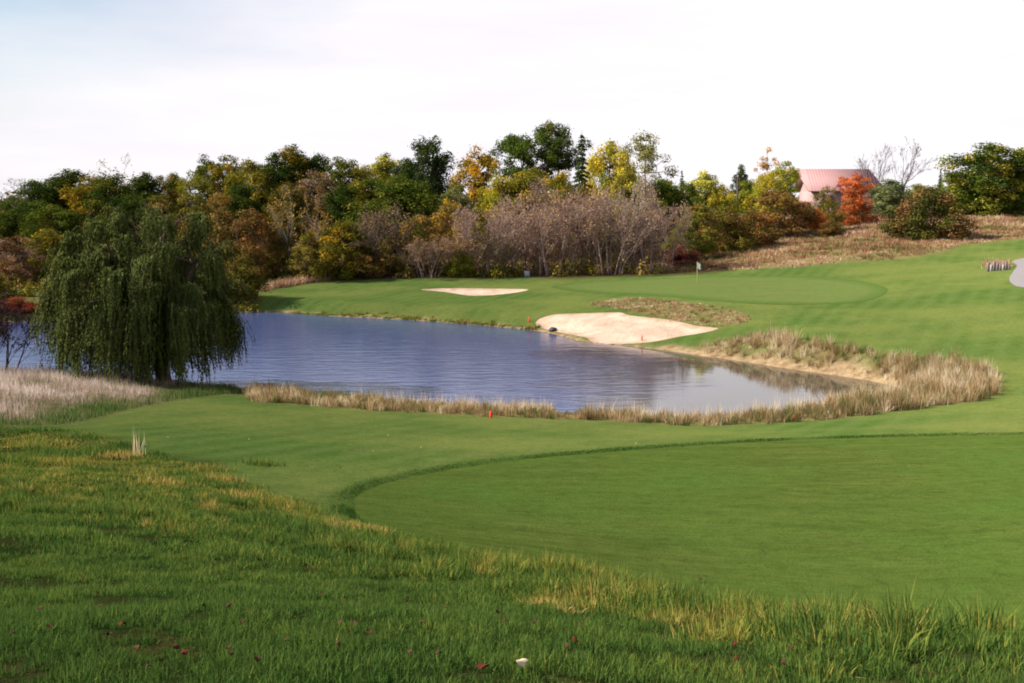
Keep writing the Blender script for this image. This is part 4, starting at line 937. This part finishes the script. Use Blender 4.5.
for k_, (px, D, yt, kd) in enumerate(((-48, 172, 186, 'round:1'), (-95, 168, 190, 'round:2'), (-150, 176, 180, 'tall:1'), (-205, 165, 192, 'round:3'), (-265, 170, 186, 'round:1'), (-70, 148, 232, 'loose:1'), (-140, 146, 236, 'loose:2'))):
    plant('leafy_tree', kd, px, yt, 70, D, GREEN_D if k_ < 5 else OLIVE_D, 'dark green tree of the wood carrying on past the left frame edge', T_, OLIVE, 0.3, group='trees past the left frame edge')
# far woods beyond the skyline: a low uncountable belt
def far_wood():
    rs = np.random.RandomState(77); ch = []
    for i in range(420):
        D = rs.uniform(330, 480); x = rs.uniform(-0.62, 0.62) * D; z = hz(x, D); h = rs.uniform(4.5, 8.5); r = rs.uniform(4, 8); n = 70
        d = rs.normal(0, 1, (n, 3)); d /= np.linalg.norm(d, axis=1)[:, None]; d[:, 2] = np.abs(d[:, 2])
        ch.append(leaves(np.array([x, D, z]) + d * np.array([r, r, h]) * rs.uniform(0.5, 1, (n, 1)), d + rs.normal(0, 0.4, (n, 3)), 1.1, rs.uniform(0.2, 0.8, n), np.full(n, rs.uniform()), rs))
    o = link('distant_woodland', crown_mesh('distant_woodland', ch), leaf_mat((0.07, 0.075, 0.035), BROWN, 0.4)); tag(o, 'low belt of distant woodland behind the near trees', 'woodland', None, 'stuff')
far_wood()

# dim undergrowth that fills the wood floor
def undergrowth():
    rs = np.random.RandomState(78); ch = []
    for i in range(520):
        px = rs.uniform(-60, 665); D = rs.uniform(140, 172); x = (px - 512) / F * D
        if px < 255: D = rs.uniform(120, 165); x = (px - 512) / F * D
        z = hz(x, D); h = rs.uniform(0.8, 2.2); r = rs.uniform(0.7, 1.6); n = 60
        d = rs.normal(0, 1, (n, 3)); d /= np.linalg.norm(d, axis=1)[:, None]; d[:, 2] = np.abs(d[:, 2])
        ch.append(leaves(np.array([x, D, z]) + d * np.array([r, r, h]) * rs.uniform(0.4, 1, (n, 1)), d + rs.normal(0, 0.5, (n, 3)), 0.2, rs.uniform(0.1, 0.9, n), np.full(n, rs.uniform()), rs))
    o = link('undergrowth', crown_mesh('undergrowth', ch), leaf_mat(OLIVE, TAN, 0.4)); tag(o, 'low brown and olive undergrowth filling the floor of the wood', 'undergrowth', None, 'stuff')
undergrowth()

# ------------------------------------------------------------------ the weeping willow
def willow():
    rs = np.random.RandomState(5)
    x0, y0, _ = at_z(158, 386, 0.5); zg = hz(x0, y0); root = empty('weeping_willow', (x0, y0, zg))
    tag(root, 'large weeping willow with hanging leafy curtains on the near shore', 'tree')
    mb = MB(); S = y0 / F
    def loc(px, py, dy):  # crown point, metres from the foot
        return np.array([(px - 158) * S, dy, (386 - py) * S])
    ap = []  # apex of every cascade, and how low it hangs; tiers stand out one under the other
    for z, n, k, lo_, hi_ in ((9.9, 6, 0.36, 1.3, 2.0), (9.1, 10, 0.74, 1.3, 2.3), (7.8, 12, 0.95, 1.4, 2.5), (6.2, 13, 1.04, 1.7, 2.9), (4.7, 16, 1.06, 2.8, 4.6), (3.3, 16, 0.98, 2.4, 3.25)):
        a0 = rs.uniform(0, 6.28)
        for q in range(n):
            a = a0 + 6.283 * (q + rs.uniform(-0.3, 0.3)) / n; r = k * rs.uniform(0.86, 1.08); zz = z + rs.uniform(-0.6, 0.5)
            ap.append((np.array([math.cos(a) * r * 4.75 - 0.80, math.sin(a) * r * 4.5, zz]), max(0.12, zz - rs.uniform(lo_, hi_)), True))
    for q in range(190):  # the shaded inner curtain
        a = rs.uniform(0, 6.28); r = rs.uniform(0.12, 0.55)
        ap.append((np.array([math.cos(a) * r * 5.0 - 0.75, math.sin(a) * r * 4.4, rs.uniform(3.4, 8.2)]), rs.uniform(0.12, 0.7), False))
    # trunk forking into three
    fork = np.array([0.1, 0, 2.2])
    mb.tube([(0.35, 0, -0.3), (0.3, 0, 0.6), (0.15, 0, 1.5), fork], [0.52, 0.42, 0.36, 0.34], 10, 0.5)
    heads = []
    for dx, dy, dz in ((-2.2, -0.6, 4.2), (0.2, 0.5, 6.0), (2.2, -0.2, 4.6), (-0.6, 1.6, 4.6)):
        e = fork + np.array([dx, dy, dz]); m = (fork + e) / 2 + np.array([-dx * 0.12, 0, 0.2])
        tt = np.linspace(0, 1, 6)[:, None]; P = (1 - tt) ** 2 * fork + 2 * tt * (1 - tt) * m + tt ** 2 * e
        mb.tube(P, np.linspace(0.27, 0.11, 6), 8, rs.uniform()); heads.append(P)
    ch = []
    for c, bot, frontal in ap:
        H = min(heads, key=lambda P: np.linalg.norm(P[-1] - c)); b0 = H[rs.randint(2, 6)]
        if c[2] < b0[2] - 1: b0 = H[rs.randint(1, 4)]
        m = (b0 + c) / 2 + np.array([0, 0, 0.7]); tt = np.linspace(0, 1, 7)[:, None]
        out = np.array([c[0] - b0[0], c[1] - b0[1], 0]); out /= np.linalg.norm(out) + 1e-6
        P = (1 - tt) ** 2 * b0 + 2 * tt * (1 - tt) * m + tt ** 2 * c
        mb.tube(P, np.linspace(0.09, 0.02, 7), 5, rs.uniform(), False)
        zb = bot; ns = rs.randint(56, 74) if frontal else 16; bias = 1.0
        tone = rs.uniform()
        for k in range(ns):
            t = rs.uniform(0.72, 1.0) if frontal else rs.uniform(0.4, 1.0); w_ = rs.normal(0, 1); o = (1 - t) ** 2 * b0 + 2 * t * (1 - t) * m + t ** 2 * c + np.array([-out[1], out[0], 0]) * w_ * 0.26 + rs.normal(0, 0.10, 3)
            L = max(0.5, (o[2] - zb) * bias * rs.uniform(0.45, 1.0) * math.exp(-0.30 * w_ * w_)); fling = rs.uniform(0.35, 1.25) * min(1, L / 2)
            sd = rs.normal(0, 0.3, 2); d = np.array([out[0] + sd[0], out[1] + sd[1]])
            n = int(L / 0.075) + 5; s = np.linspace(0, 1, n)
            hx = fling * (1 - np.exp(-3.2 * s)); up = 0.22 * np.sin(np.clip(s * 7, 0, math.pi)) * fling
            P2 = o + np.stack([d[0] * hx + 0.05 * np.sin(s * 5 + k), d[1] * hx + 0.05 * np.cos(s * 4 + k), up - L * s ** 1.08], 1)
            P2 += rs.normal(0, 0.022, P2.shape); st_ = rs.normal(0, 0.17); P2[:, 2] = np.maximum(P2[:, 2], 0.12)
            nr = np.stack([np.full(n, out[0]), np.full(n, out[1]), np.full(n, 0.35)], 1) + rs.normal(0, 0.55, (n, 3))
            al = np.stack([rs.normal(0, 0.28, n), rs.normal(0, 0.28, n), np.full(n, -1.0)], 1)
            ch.append(leaves(P2, nr, rs.uniform(0.06, 0.115, n), np.clip(0.45 + 0.25 * (tone - 0.5) + st_ + rs.normal(0, 0.10, n) + 0.25 * (s < 0.22), 0, 1), np.full(n, rs.uniform()), rs, 0.34, al))  # strand tops tinted brighter, painting sunlight on top of each cascade
    tr = link('trunk', mb.mesh('trunk', True), bark('willow_bark', (0.10, 0.075, 0.055)), root)
    link('crown', crown_mesh('crown', ch), leaf_mat((0.058, 0.075, 0.021), (0.104, 0.120, 0.038), 0.3, 0.10), root)
willow()

# ------------------------------------------------------------------ house
PINKROOF = plain('faded_roof', (0.39, 0.225, 0.22), 0.7, 0.1, 0.06, 0.8)
WALLM = plain('pale_wall', (0.36, 0.245, 0.24), 0.8, 0.1, 0.08, 1.5); DARKM = plain('dark_recess', (0.05, 0.035, 0.04), 0.7); WHITE = plain('white_paint', (0.75, 0.73, 0.74), 0.5, 0.3, 0.05)
def house():
    D = 228.0; x0, y0, z0 = at_dist(797, 169, D); x1 = at_dist(869, 169, D)[0]; x2 = at_dist(878, 190, D)[0]
    zr = z0; ze = at_dist(800, 190.5, D - 4)[2]; zg = hz((x0 + x1) / 2, D) - 0.6
    root = empty('house', ((x0 + x1) / 2, D, zg)); tag(root, 'long pink roofed house half hidden by trees on the hill', 'house')
    cx = (x0 + x1) / 2
    hx, r, e, rr = (x1 - x0) / 2, zr - zg, ze - zg, x2 - cx
    dep = 5.2; th = 0.22
    mb = MB()   # two roof slopes, the right-hand end hipped
    def slab(P):
        P = np.array(P, float); n = len(P); V = np.concatenate([P, P - np.array([0, 0, th])])
        mb.add(V, [(i, (i + 1) % n, (i + 1) % n + n, i + n)[::-1] for i in range(n)] + ([(0, 1, 2, 3), (7, 6, 5, 4)] if n == 4 else []), [(0, 1, 2), (5, 4, 3)] if n == 3 else None)
    L, Rr = -hx, hx
    slab([(L - 0.2, 0, r), (L - 0.2 + 1.2, -dep, e), (rr, -dep, e), (Rr, 0, r)])
    slab([(Rr, 0, r - 0.003), (rr, dep, e), (L + 1.0, dep, e), (L - 0.2, 0, r - 0.003)])
    slab([(Rr + 0.005, 0, r - 0.004), (rr + 0.005, -dep, e - 0.004), (rr + 0.005, dep, e - 0.004)])
    rf = link('roof', mb.mesh('roof'), PINKROOF, root)
    mb = MB()   # standing seams
    for k in range(1, 26):
        x = L + 1.2 + (rr - L - 1.2) * k / 26; t = 1.0; xt = min(x, Rr - 0.1); zt = r + 0.035 if x <= Rr - 0.1 else e + (r - e) * (rr - x) / (rr - Rr) + 0.035
        yt = -dep * (r + 0.035 - zt) / (r - e)
        mb.tube([(x, -dep + 0.02, e + 0.03), (x, yt - 0.03, zt)], [0.018, 0.018], 4)
    link('roof_seam', mb.mesh('seams'), PINKROOF, rf)
    w0, w1 = L + 1.6, rr - 0.7
    mb = MB(); a, b = w0 + 6.2, w0 + 8.0   # front wall in pieces round the dark porch opening
    hh = e - 0.12
    mb.box(((w0 + a) / 2, -dep + 0.9, hh / 2), (a - w0, 0.3, hh)); mb.box(((b + w1) / 2, -dep + 0.9, hh / 2), (w1 - b, 0.3, hh))
    mb.box(((a + b) / 2, -dep + 0.9, hh - 0.35), (b - a - 0.006, 0.3, 0.7)); mb.box((w0 + 0.15, 0.2, hh / 2), (0.3, 2 * dep - 2.2, hh)); mb.box((w1 - 0.15, 0.2, hh / 2), (0.3, 2 * dep - 2.2, hh))
    mb.box(((w0 + w1) / 2, dep - 0.9, hh / 2), (w1 - w0, 0.3, hh))
    mb.add([(w0 + 0.1, -dep + 1.2, hh), (w0 + 0.1, dep - 1.2, hh), (w0 + 0.1, 0, r - 0.5)], None, [(0, 2, 1)])
    link('wall', mb.mesh('wall'), WALLM, root)
    mb = MB(); mb.box(((a + b) / 2, -dep + 1.7, hh / 2 - 0.35), (b - a, 0.1, hh - 0.7)); link('door', mb.mesh('door'), DARKM, root)
    mb = MB(); mb.box((a + 0.35, -dep + 0.5, hh / 2 - 0.02), (0.22, 0.22, hh)); link('porch_post', mb.mesh('porch_post'), WHITE, root)
    for wx in (w0 + 2.2, w0 + 4.2, w1 - 2.0):
        mb = MB(); mb.box((wx, -dep + 0.72, 1.9), (1.1, 0.08, 1.3)); wn = link('window', mb.mesh('window'), WHITE, root)
        mb = MB(); mb.box((wx, -dep + 0.67, 1.9), (0.9, 0.05, 1.1)); link('pane', mb.mesh('pane'), plain('window_glass', (0.06, 0.07, 0.09), 0.1, 0.5) if 'window_glass' not in bpy.data.materials else bpy.data.materials['window_glass'], wn)
house()

# utility pole
x, y, zt = at_dist(738, 173, 196); zg = hz(x, y)
root = empty('utility_pole', (x, y, zg)); tag(root, 'dark wooden utility pole with a white box among the yellow trees', 'utility pole')
h = zt - zg; mb = MB(); mb.tube([(0, 0, -0.3), (0, 0, h * 0.5), (0, 0, h)], [0.19, 0.165, 0.14], 8); link('pole', mb.mesh('pole', True), bark('pole_wood', (0.10, 0.07, 0.06)), root)
mb = MB(); mb.box((0, -0.17, h - 0.7), (1.9, 0.12, 0.13)); link('crossarm', mb.mesh('crossarm'), bark('arm_wood', (0.12, 0.09, 0.07)), root)
for sx_ in (-0.8, 0, 0.8):
    mb = MB(); mb.tube([(sx_, -0.17, h - 0.63), (sx_, -0.17, h - 0.5), (sx_, -0.17, h - 0.42)], [0.03, 0.06, 0.03], 6); link('insulator', mb.mesh('insulator'), WHITE, root)
mb = MB(); zz = h * 0.60
mb.tube([(-0.40, -0.1, zz - 0.55), (-0.40, -0.1, zz - 0.5), (-0.40, -0.1, zz + 0.5), (-0.40, -0.1, zz + 0.6)], [0.2, 0.3, 0.3, 0.16], 10); mb.box((-0.14, -0.05, zz), (0.16, 0.1, 0.2)); link('transformer_box', mb.mesh('box'), WHITE, root)

# flagstick on the far green
p = hit(697, 282.5, height); zg = hz(*p)
root = empty('flagstick', (p[0], p[1], zg)); tag(root, 'thin yellow golf flagstick with a white flag on the far green', 'flagstick')
mb = MB(); mb.tube([(0, 0, -0.1), (0, 0, 2.2)], [0.022, 0.018], 6); link('pole', mb.mesh('pole'), plain('yellow_pole', (0.62, 0.55, 0.22), 0.5), root)
mb = MB(); nu = 7; V = []
for j in range(4):
    for i in range(nu):
        s = i / (nu - 1); V.append((0.02 + 0.40 * s * 0.8, 0.05 * math.sin(s * 6 + j * 0.3) * s, 2.15 - 0.62 * j / 3 - 0.22 * s))
V = np.array(V); Q = [(j * nu + i, j * nu + i + 1, (j + 1) * nu + i + 1, (j + 1) * nu + i) for j in range(3) for i in range(nu - 1)]
mb.add(V, Q); mb.add(V + np.array([0, 0.012, 0]), [q[::-1] for q in Q]); link('flag', mb.mesh('flag', True), plain('white_cloth', (0.85, 0.84, 0.82), 0.8), root)

# red hazard stakes
RED_P = plain('red_paint', (0.72, 0.035, 0.02), 0.5, 0.3, 0.1)
for px, py, lb in ((491, 417.5, 'red hazard stake in front of the near bank grass, left of the two near ones'), (794, 421, 'red hazard stake in front of the near bank grass, right of the two near ones'),
                   (529, 322, 'red hazard stake on the far shore left of the large sand bunker'), (642, 341, 'red hazard stake at the front lip of the large sand bunker')):
    p = hit(px, py, height); zg = hz(*p); k = p[1] / 56
    root = empty('hazard_stake', (p[0], p[1], zg), RS.uniform(0, 1.5)); tag(root, lb, 'stake', 'red hazard stakes round the pond')
    hh = 0.27 if k < 1.2 else 0.40
    mb = MB(); mb.tube([(0, 0, -0.2), (0, 0, hh), (0, 0, hh + 0.03)], [0.06, 0.06, 0.025], 4); link('stake', mb.mesh('stake'), RED_P, root)

# timber bulkhead beside the cart path
root = None
PO = [hit(988 + 3.0 * i, 271.5 - 0.25 * i, height) for i in range(8)]
root = empty('retaining_wall', (*PO[0], hz(*PO[0]))); tag(root, 'low wall of upright weathered timbers beside the pale cart path', 'retaining wall')
TIM = bark('weathered_timber', (0.20, 0.17, 0.17)); TIMP = bark('pale_timber', (0.40, 0.36, 0.33))
for i, p in enumerate(PO):
    mb = MB(); d = p - PO[0]; zz = hz(*p) - hz(*PO[0]); h_ = (0.85, 0.65, 0.95, 0.7, 0.6, 0.55, 0.85, 0.5)[i]
    mb.tube([(d[0], d[1], zz - 0.2), (d[0], d[1], zz + h_ - 0.05), (d[0], d[1], zz + h_)], [0.13, 0.13, 0.09], 8); link('post', mb.mesh('post', True), TIMP if i in (1, 5) else TIM, root)
c = np.array([hit(RS.uniform(986, 1008), RS.uniform(264, 269), height) for _ in range(60)])
o = grass_obj('tall_grass', [tussocks(c, RS.uniform(0.4, 1.0, len(c)), np.full(len(c), 0.3), 14, 0.06, np.full(len(c), 0.7), 0.15)], HILLG, 'tan grass growing behind the low timber wall', 'grass')

# small things
def rock(name, px, py, s, m, lb, cat, dz=0.0):
    p = hit(px, py, height); bm = MB(); rs = np.random.RandomState(int(px)); nu, nv = 10, 7; V = []
    for j in range(nv):
        for i in range(nu):
            th_, ph = 2 * math.pi * i / nu, math.pi * (j + 0.02) / (nv - 0.96)
            r = s * (1 + 0.16 * math.sin(3 * th_ + px) * math.sin(ph) + 0.1 * rs.normal()); V.append((r * 1.3 * math.cos(th_) * math.sin(ph), r * math.sin(th_) * math.sin(ph), r * 0.75 * math.cos(ph)))
    bm.add(V, [(j * nu + i, (j + 1) * nu + i, (j + 1) * nu + (i + 1) % nu, j * nu + (i + 1) % nu) for j in range(nv - 1) for i in range(nu)])
    o = link(name, bm.mesh(name, True), m); o.location = (p[0], p[1], max(hz(*p), -0.05) + dz); return tag(o, lb, cat)
rock('rock', 553, 331.2, 0.28, plain('dark_stone', (0.06, 0.055, 0.06), 0.8), 'dark rock at the water edge of the large sand bunker', 'rock', 0.12)
x, y, z = at_dist(527, 268, 141.5); zg = hz(x, y)
root = empty('utility_box', (x, y, zg)); tag(root, 'small pale box half hidden at the foot of the bare trees', 'box')
mb = MB(); mb.box((0, 0, 0.3), (0.62, 0.5, 0.6)); link('body', mb.mesh('body'), plain('pale_metal', (0.3, 0.3, 0.34), 0.5), root); mb = MB(); mb.box((0, 0, 0.64), (0.7, 0.58, 0.07)); link('lid', mb.mesh('lid'), plain('grey_lid', (0.4, 0.4, 0.45), 0.6), root)

# pale tuft of stalks on the left
p = hit(137, 455, height); n = 26
P = drape(p + RS.normal(0, 1, (n, 2)) * np.array([0.11, 0.07]))
V, Q, T, A, B = blades(P, RS.uniform(0.4, 0.95, n), 0.017, 0.12, RS.uniform(0.75, 1, n))
o = link('grass_tuft', mesh_np('grass_tuft', V, Q, T, {'tint': A, 'tipf': B}), DRY); tag(o, 'pale tuft of tall dry stalks standing alone on the left rough', 'grass tuft')

# fallen leaves
def leaf_mesh(s, seed):
    rs = np.random.RandomState(seed); mb = MB(); n = 11; V = [(0, 0, 0.012 * s / 0.03)]
    for i in range(n):
        a = 2 * math.pi * i / n; r = s * (0.55 + 0.45 * abs(math.cos(2.5 * a)) ** 0.7) * rs.uniform(0.85, 1.15); V.append((r * math.cos(a) * 1.15, r * math.sin(a) * 0.8, s * (0.25 + 0.35 * math.sin(2 * a + seed)) ))
    V = np.array(V); T = [(0, i + 1, (i + 1) % n + 1) for i in range(n)]
    mb.add(V, None, T); mb.add(V - np.array([0, 0, 0.003]), None, [t[::-1] for t in T]); return mb.mesh('fallen_leaf', True)
LM = [leaf_mesh(0.017, k) for k in range(4)]
LC = {'brown': plain('brown_leaf', (0.075, 0.036, 0.022), 1.0, 0.0001), 'red': plain('red_leaf', (0.10, 0.026, 0.018), 1.0, 0.0001), 'orange': plain('orange_leaf', (0.60, 0.24, 0.06), 0.7), 'pale': plain('pale_leaf', (0.50, 0.41, 0.31), 0.8), 'cream': plain('cream_leaf', (0.62, 0.50, 0.32), 0.8)}
def leafdrop(px, py, k, sc, lb, grp=None, dz=0.062):
    p = hit(px, py, height); o = bpy.data.objects.new('fallen_leaf', LM[int(px) % 4]); COL.objects.link(o)
    if len(o.data.materials) == 0: o.data.materials.append(LC['brown'])
    o.material_slots[0].link = 'OBJECT'; o.material_slots[0].material = LC[k]
    o.location = (p[0], p[1], hz(*p) + dz); o.scale = (sc, sc, sc); o.rotation_euler = (RS.normal(0, 0.3), RS.normal(0, 0.3), RS.uniform(0, 6.28)) if k != 'cream' else (0.6, 0.1, 0.4); tag(o, lb, 'leaf', grp)
for px, py in ((116, 573), (148, 597), (207, 598), (40, 619), (100, 616), (51, 639), (110, 647), (14, 646), (139, 660), (176, 660), (229, 661), (231, 668), (243, 633), (258, 673), (287, 654), (149, 681), (204, 617), (229, 616), (98, 601), (45, 594),
               (217, 579), (280, 592), (327, 592), (322, 602), (345, 606), (406, 609), (446, 617), (341, 633), (356, 634), (370, 645), (338, 658), (423, 634), (411, 666), (439, 667), (567, 658), (581, 634), (505, 631), (534, 632), (783, 675), (791, 659), (797, 643)):
    leafdrop(px, py, 'brown', 1.0, 'small brownish fallen leaf lying in the foreground grass', 'brown leaves scattered in the foreground grass')
for px, py in ((123, 636), (185, 666), (575, 652), (735, 655), (736, 672), (246, 513)):
    leafdrop(px, py, 'red', 1.1, 'small dark red leaf lying in the foreground grass', 'red leaves scattered in the foreground grass')
leafdrop(499, 622, 'brown', 1.5, 'large curled brown leaf in the foreground grass, biggest there'); leafdrop(483, 681, 'red', 1.5, 'red leaf at the bottom edge beside the cream leaf')
leafdrop(521, 681, 'cream', 1.6, 'cream pale curled leaf, brightest in the foreground grass', None, 0.08)
leafdrop(341, 470, 'orange', 3.2, 'bright orange leaf on the mown grass left of the low green'); leafdrop(700, 583, 'brown', 3.0, 'brown leaf on the near side of the low green'); leafdrop(763, 554, 'brown', 2.0, 'small brown leaf in the middle of the low green')
for px, py in ((866, 457), (909, 467), (876, 461)): leafdrop(px, py, 'pale', 1.2, 'pale speck of a leaf on the far part of the low green', 'pale leaves on the low green', 0.03)
for px, py in ((373, 452), (388, 436), (421, 448), (249, 440), (168, 438), (636, 444)): leafdrop(px, py, 'pale', 1.4, 'pale dry leaf lying on the mown fairway before the pond', 'pale leaves on the mown fairway', 0.03)

# ------------------------------------------------------------------ light, sky, camera
SUN_EL, SUN_AZ = 37.0, -91.0      # azimuth measured from +Y (straight ahead), negative to the left
se_, sa_ = math.radians(SUN_EL), math.radians(SUN_AZ)
sdir = Vector((math.sin(sa_) * math.cos(se_), math.cos(sa_) * math.cos(se_), math.sin(se_)))
ld = bpy.data.lights.new('sun', 'SUN'); ld.energy = 5.0; ld.angle = math.radians(0.53); ld.color = (1.0, 0.93, 0.82)
lo = bpy.data.objects.new('sun', ld); COL.objects.link(lo); lo.rotation_euler = (-sdir).to_track_quat('-Z', 'Y').to_euler()

wd = bpy.data.worlds.new('World'); scene.world = wd; wd.use_nodes = True
t = wd.node_tree; t.nodes.clear()
out = t.nodes.new('ShaderNodeOutputWorld'); bg = t.nodes.new('ShaderNodeBackground'); bg.inputs['Strength'].default_value = 0.075
sky = t.nodes.new('ShaderNodeTexSky'); sky.sky_type = 'NISHITA'; sky.sun_disc = False
sky.sun_elevation = se_; sky.sun_rotation = sa_ % (2 * math.pi); sky.dust_density = 1.0
tc = t.nodes.new('ShaderNodeTexCoord'); sx = t.nodes.new('ShaderNodeSeparateXYZ'); t.links.new(tc.outputs['Generated'], sx.inputs[0])
def wmath(op, a, b):
    n = t.nodes.new('ShaderNodeMath'); n.operation = op
    for i, v in ((0, a), (1, b)):
        if isinstance(v, bpy.types.NodeSocket): t.links.new(v, n.inputs[i])
        else: n.inputs[i].default_value = v
    return n.outputs[0]
mp = t.nodes.new('ShaderNodeMapping'); mp.inputs['Scale'].default_value = (1.4, 1.4, 6.0); t.links.new(tc.outputs['Generated'], mp.inputs[0])
no = t.nodes.new('ShaderNodeTexNoise'); no.inputs['Scale'].default_value = 1.6; no.inputs['Detail'].default_value = 6; no.inputs['Roughness'].default_value = 0.55; t.links.new(mp.outputs[0], no.inputs['Vector'])
# thin bright cloud: solid low down, thinning out to blue higher up and towards the left
e = wmath('ADD', wmath('ADD', sx.outputs[2], wmath('MULTIPLY', sx.outputs[0], -0.46)), wmath('MULTIPLY', wmath('SUBTRACT', no.outputs['Fac'], 0.5), -0.30))
mr = t.nodes.new('ShaderNodeMapRange'); t.links.new(e, mr.inputs[0]); mr.inputs[1].default_value = 0.17; mr.inputs[2].default_value = 0.38; mr.inputs[3].default_value = 1.0; mr.inputs[4].default_value = 0.0
mx = t.nodes.new('ShaderNodeMix'); mx.data_type = 'RGBA'; t.links.new(mr.outputs[0], mx.inputs[0]); t.links.new(sky.outputs[0], mx.inputs[6]); cm = t.nodes.new('ShaderNodeMix'); cm.data_type = 'RGBA'
mp2 = t.nodes.new('ShaderNodeMapping'); mp2.inputs['Scale'].default_value = (1.6, 1.6, 11.0); mp2.inputs['Location'].default_value = (3.1, 0.4, 0.7); t.links.new(tc.outputs['Generated'], mp2.inputs[0])
n2 = t.nodes.new('ShaderNodeTexNoise'); n2.inputs['Scale'].default_value = 1.9; n2.inputs['Detail'].default_value = 7; n2.inputs['Roughness'].default_value = 0.6; t.links.new(mp2.outputs[0], n2.inputs['Vector'])
r2 = t.nodes.new('ShaderNodeMapRange'); t.links.new(n2.outputs['Fac'], r2.inputs[0]); r2.inputs[1].default_value = 0.34; r2.inputs[2].default_value = 0.62
t.links.new(r2.outputs[0], cm.inputs[0]); cm.inputs[6].default_value = (6.7, 6.42, 6.95, 1); cm.inputs[7].default_value = (7.3, 7.12, 7.28, 1); t.links.new(cm.outputs[2], mx.inputs[7])
t.links.new(mx.outputs[2], bg.inputs[0]); t.links.new(bg.outputs[0], out.inputs[0])

cam = bpy.data.cameras.new('camera'); cam.sensor_width = 36; cam.lens = F / 1024 * 36; cam.clip_end = 5000; cam.clip_start = 0.05
co = bpy.data.objects.new('camera', cam); COL.objects.link(co); co.location = (0, 0, CAMZ); co.rotation_euler = (math.pi / 2 - TH, 0, 0)
scene.camera = co
scene.view_settings.view_transform = 'Standard'; scene.view_settings.look = 'None'; scene.view_settings.gamma = 1; scene.view_settings.use_curve_mapping = False
scene.view_settings.exposure = 0.97
scene.render.resolution_x = 1024; scene.render.resolution_y = 683
scene.cycles.filter_width = 1.9
scene.cycles.caustics_reflective = False; scene.cycles.caustics_refractive = False; scene.cycles.sample_clamp_indirect = 2.0; scene.cycles.sample_clamp_direct = 4.0
scene.cycles.max_bounces = 6; scene.cycles.diffuse_bounces = 3; scene.cycles.transmission_bounces = 3; scene.cycles.transparent_max_bounces = 4
scene.cycles.use_denoising = True; scene.cycles.denoiser = 'OPENIMAGEDENOISE'; scene.cycles.denoising_input_passes = 'RGB_ALBEDO_NORMAL'; scene.cycles.denoising_prefilter = 'ACCURATE'
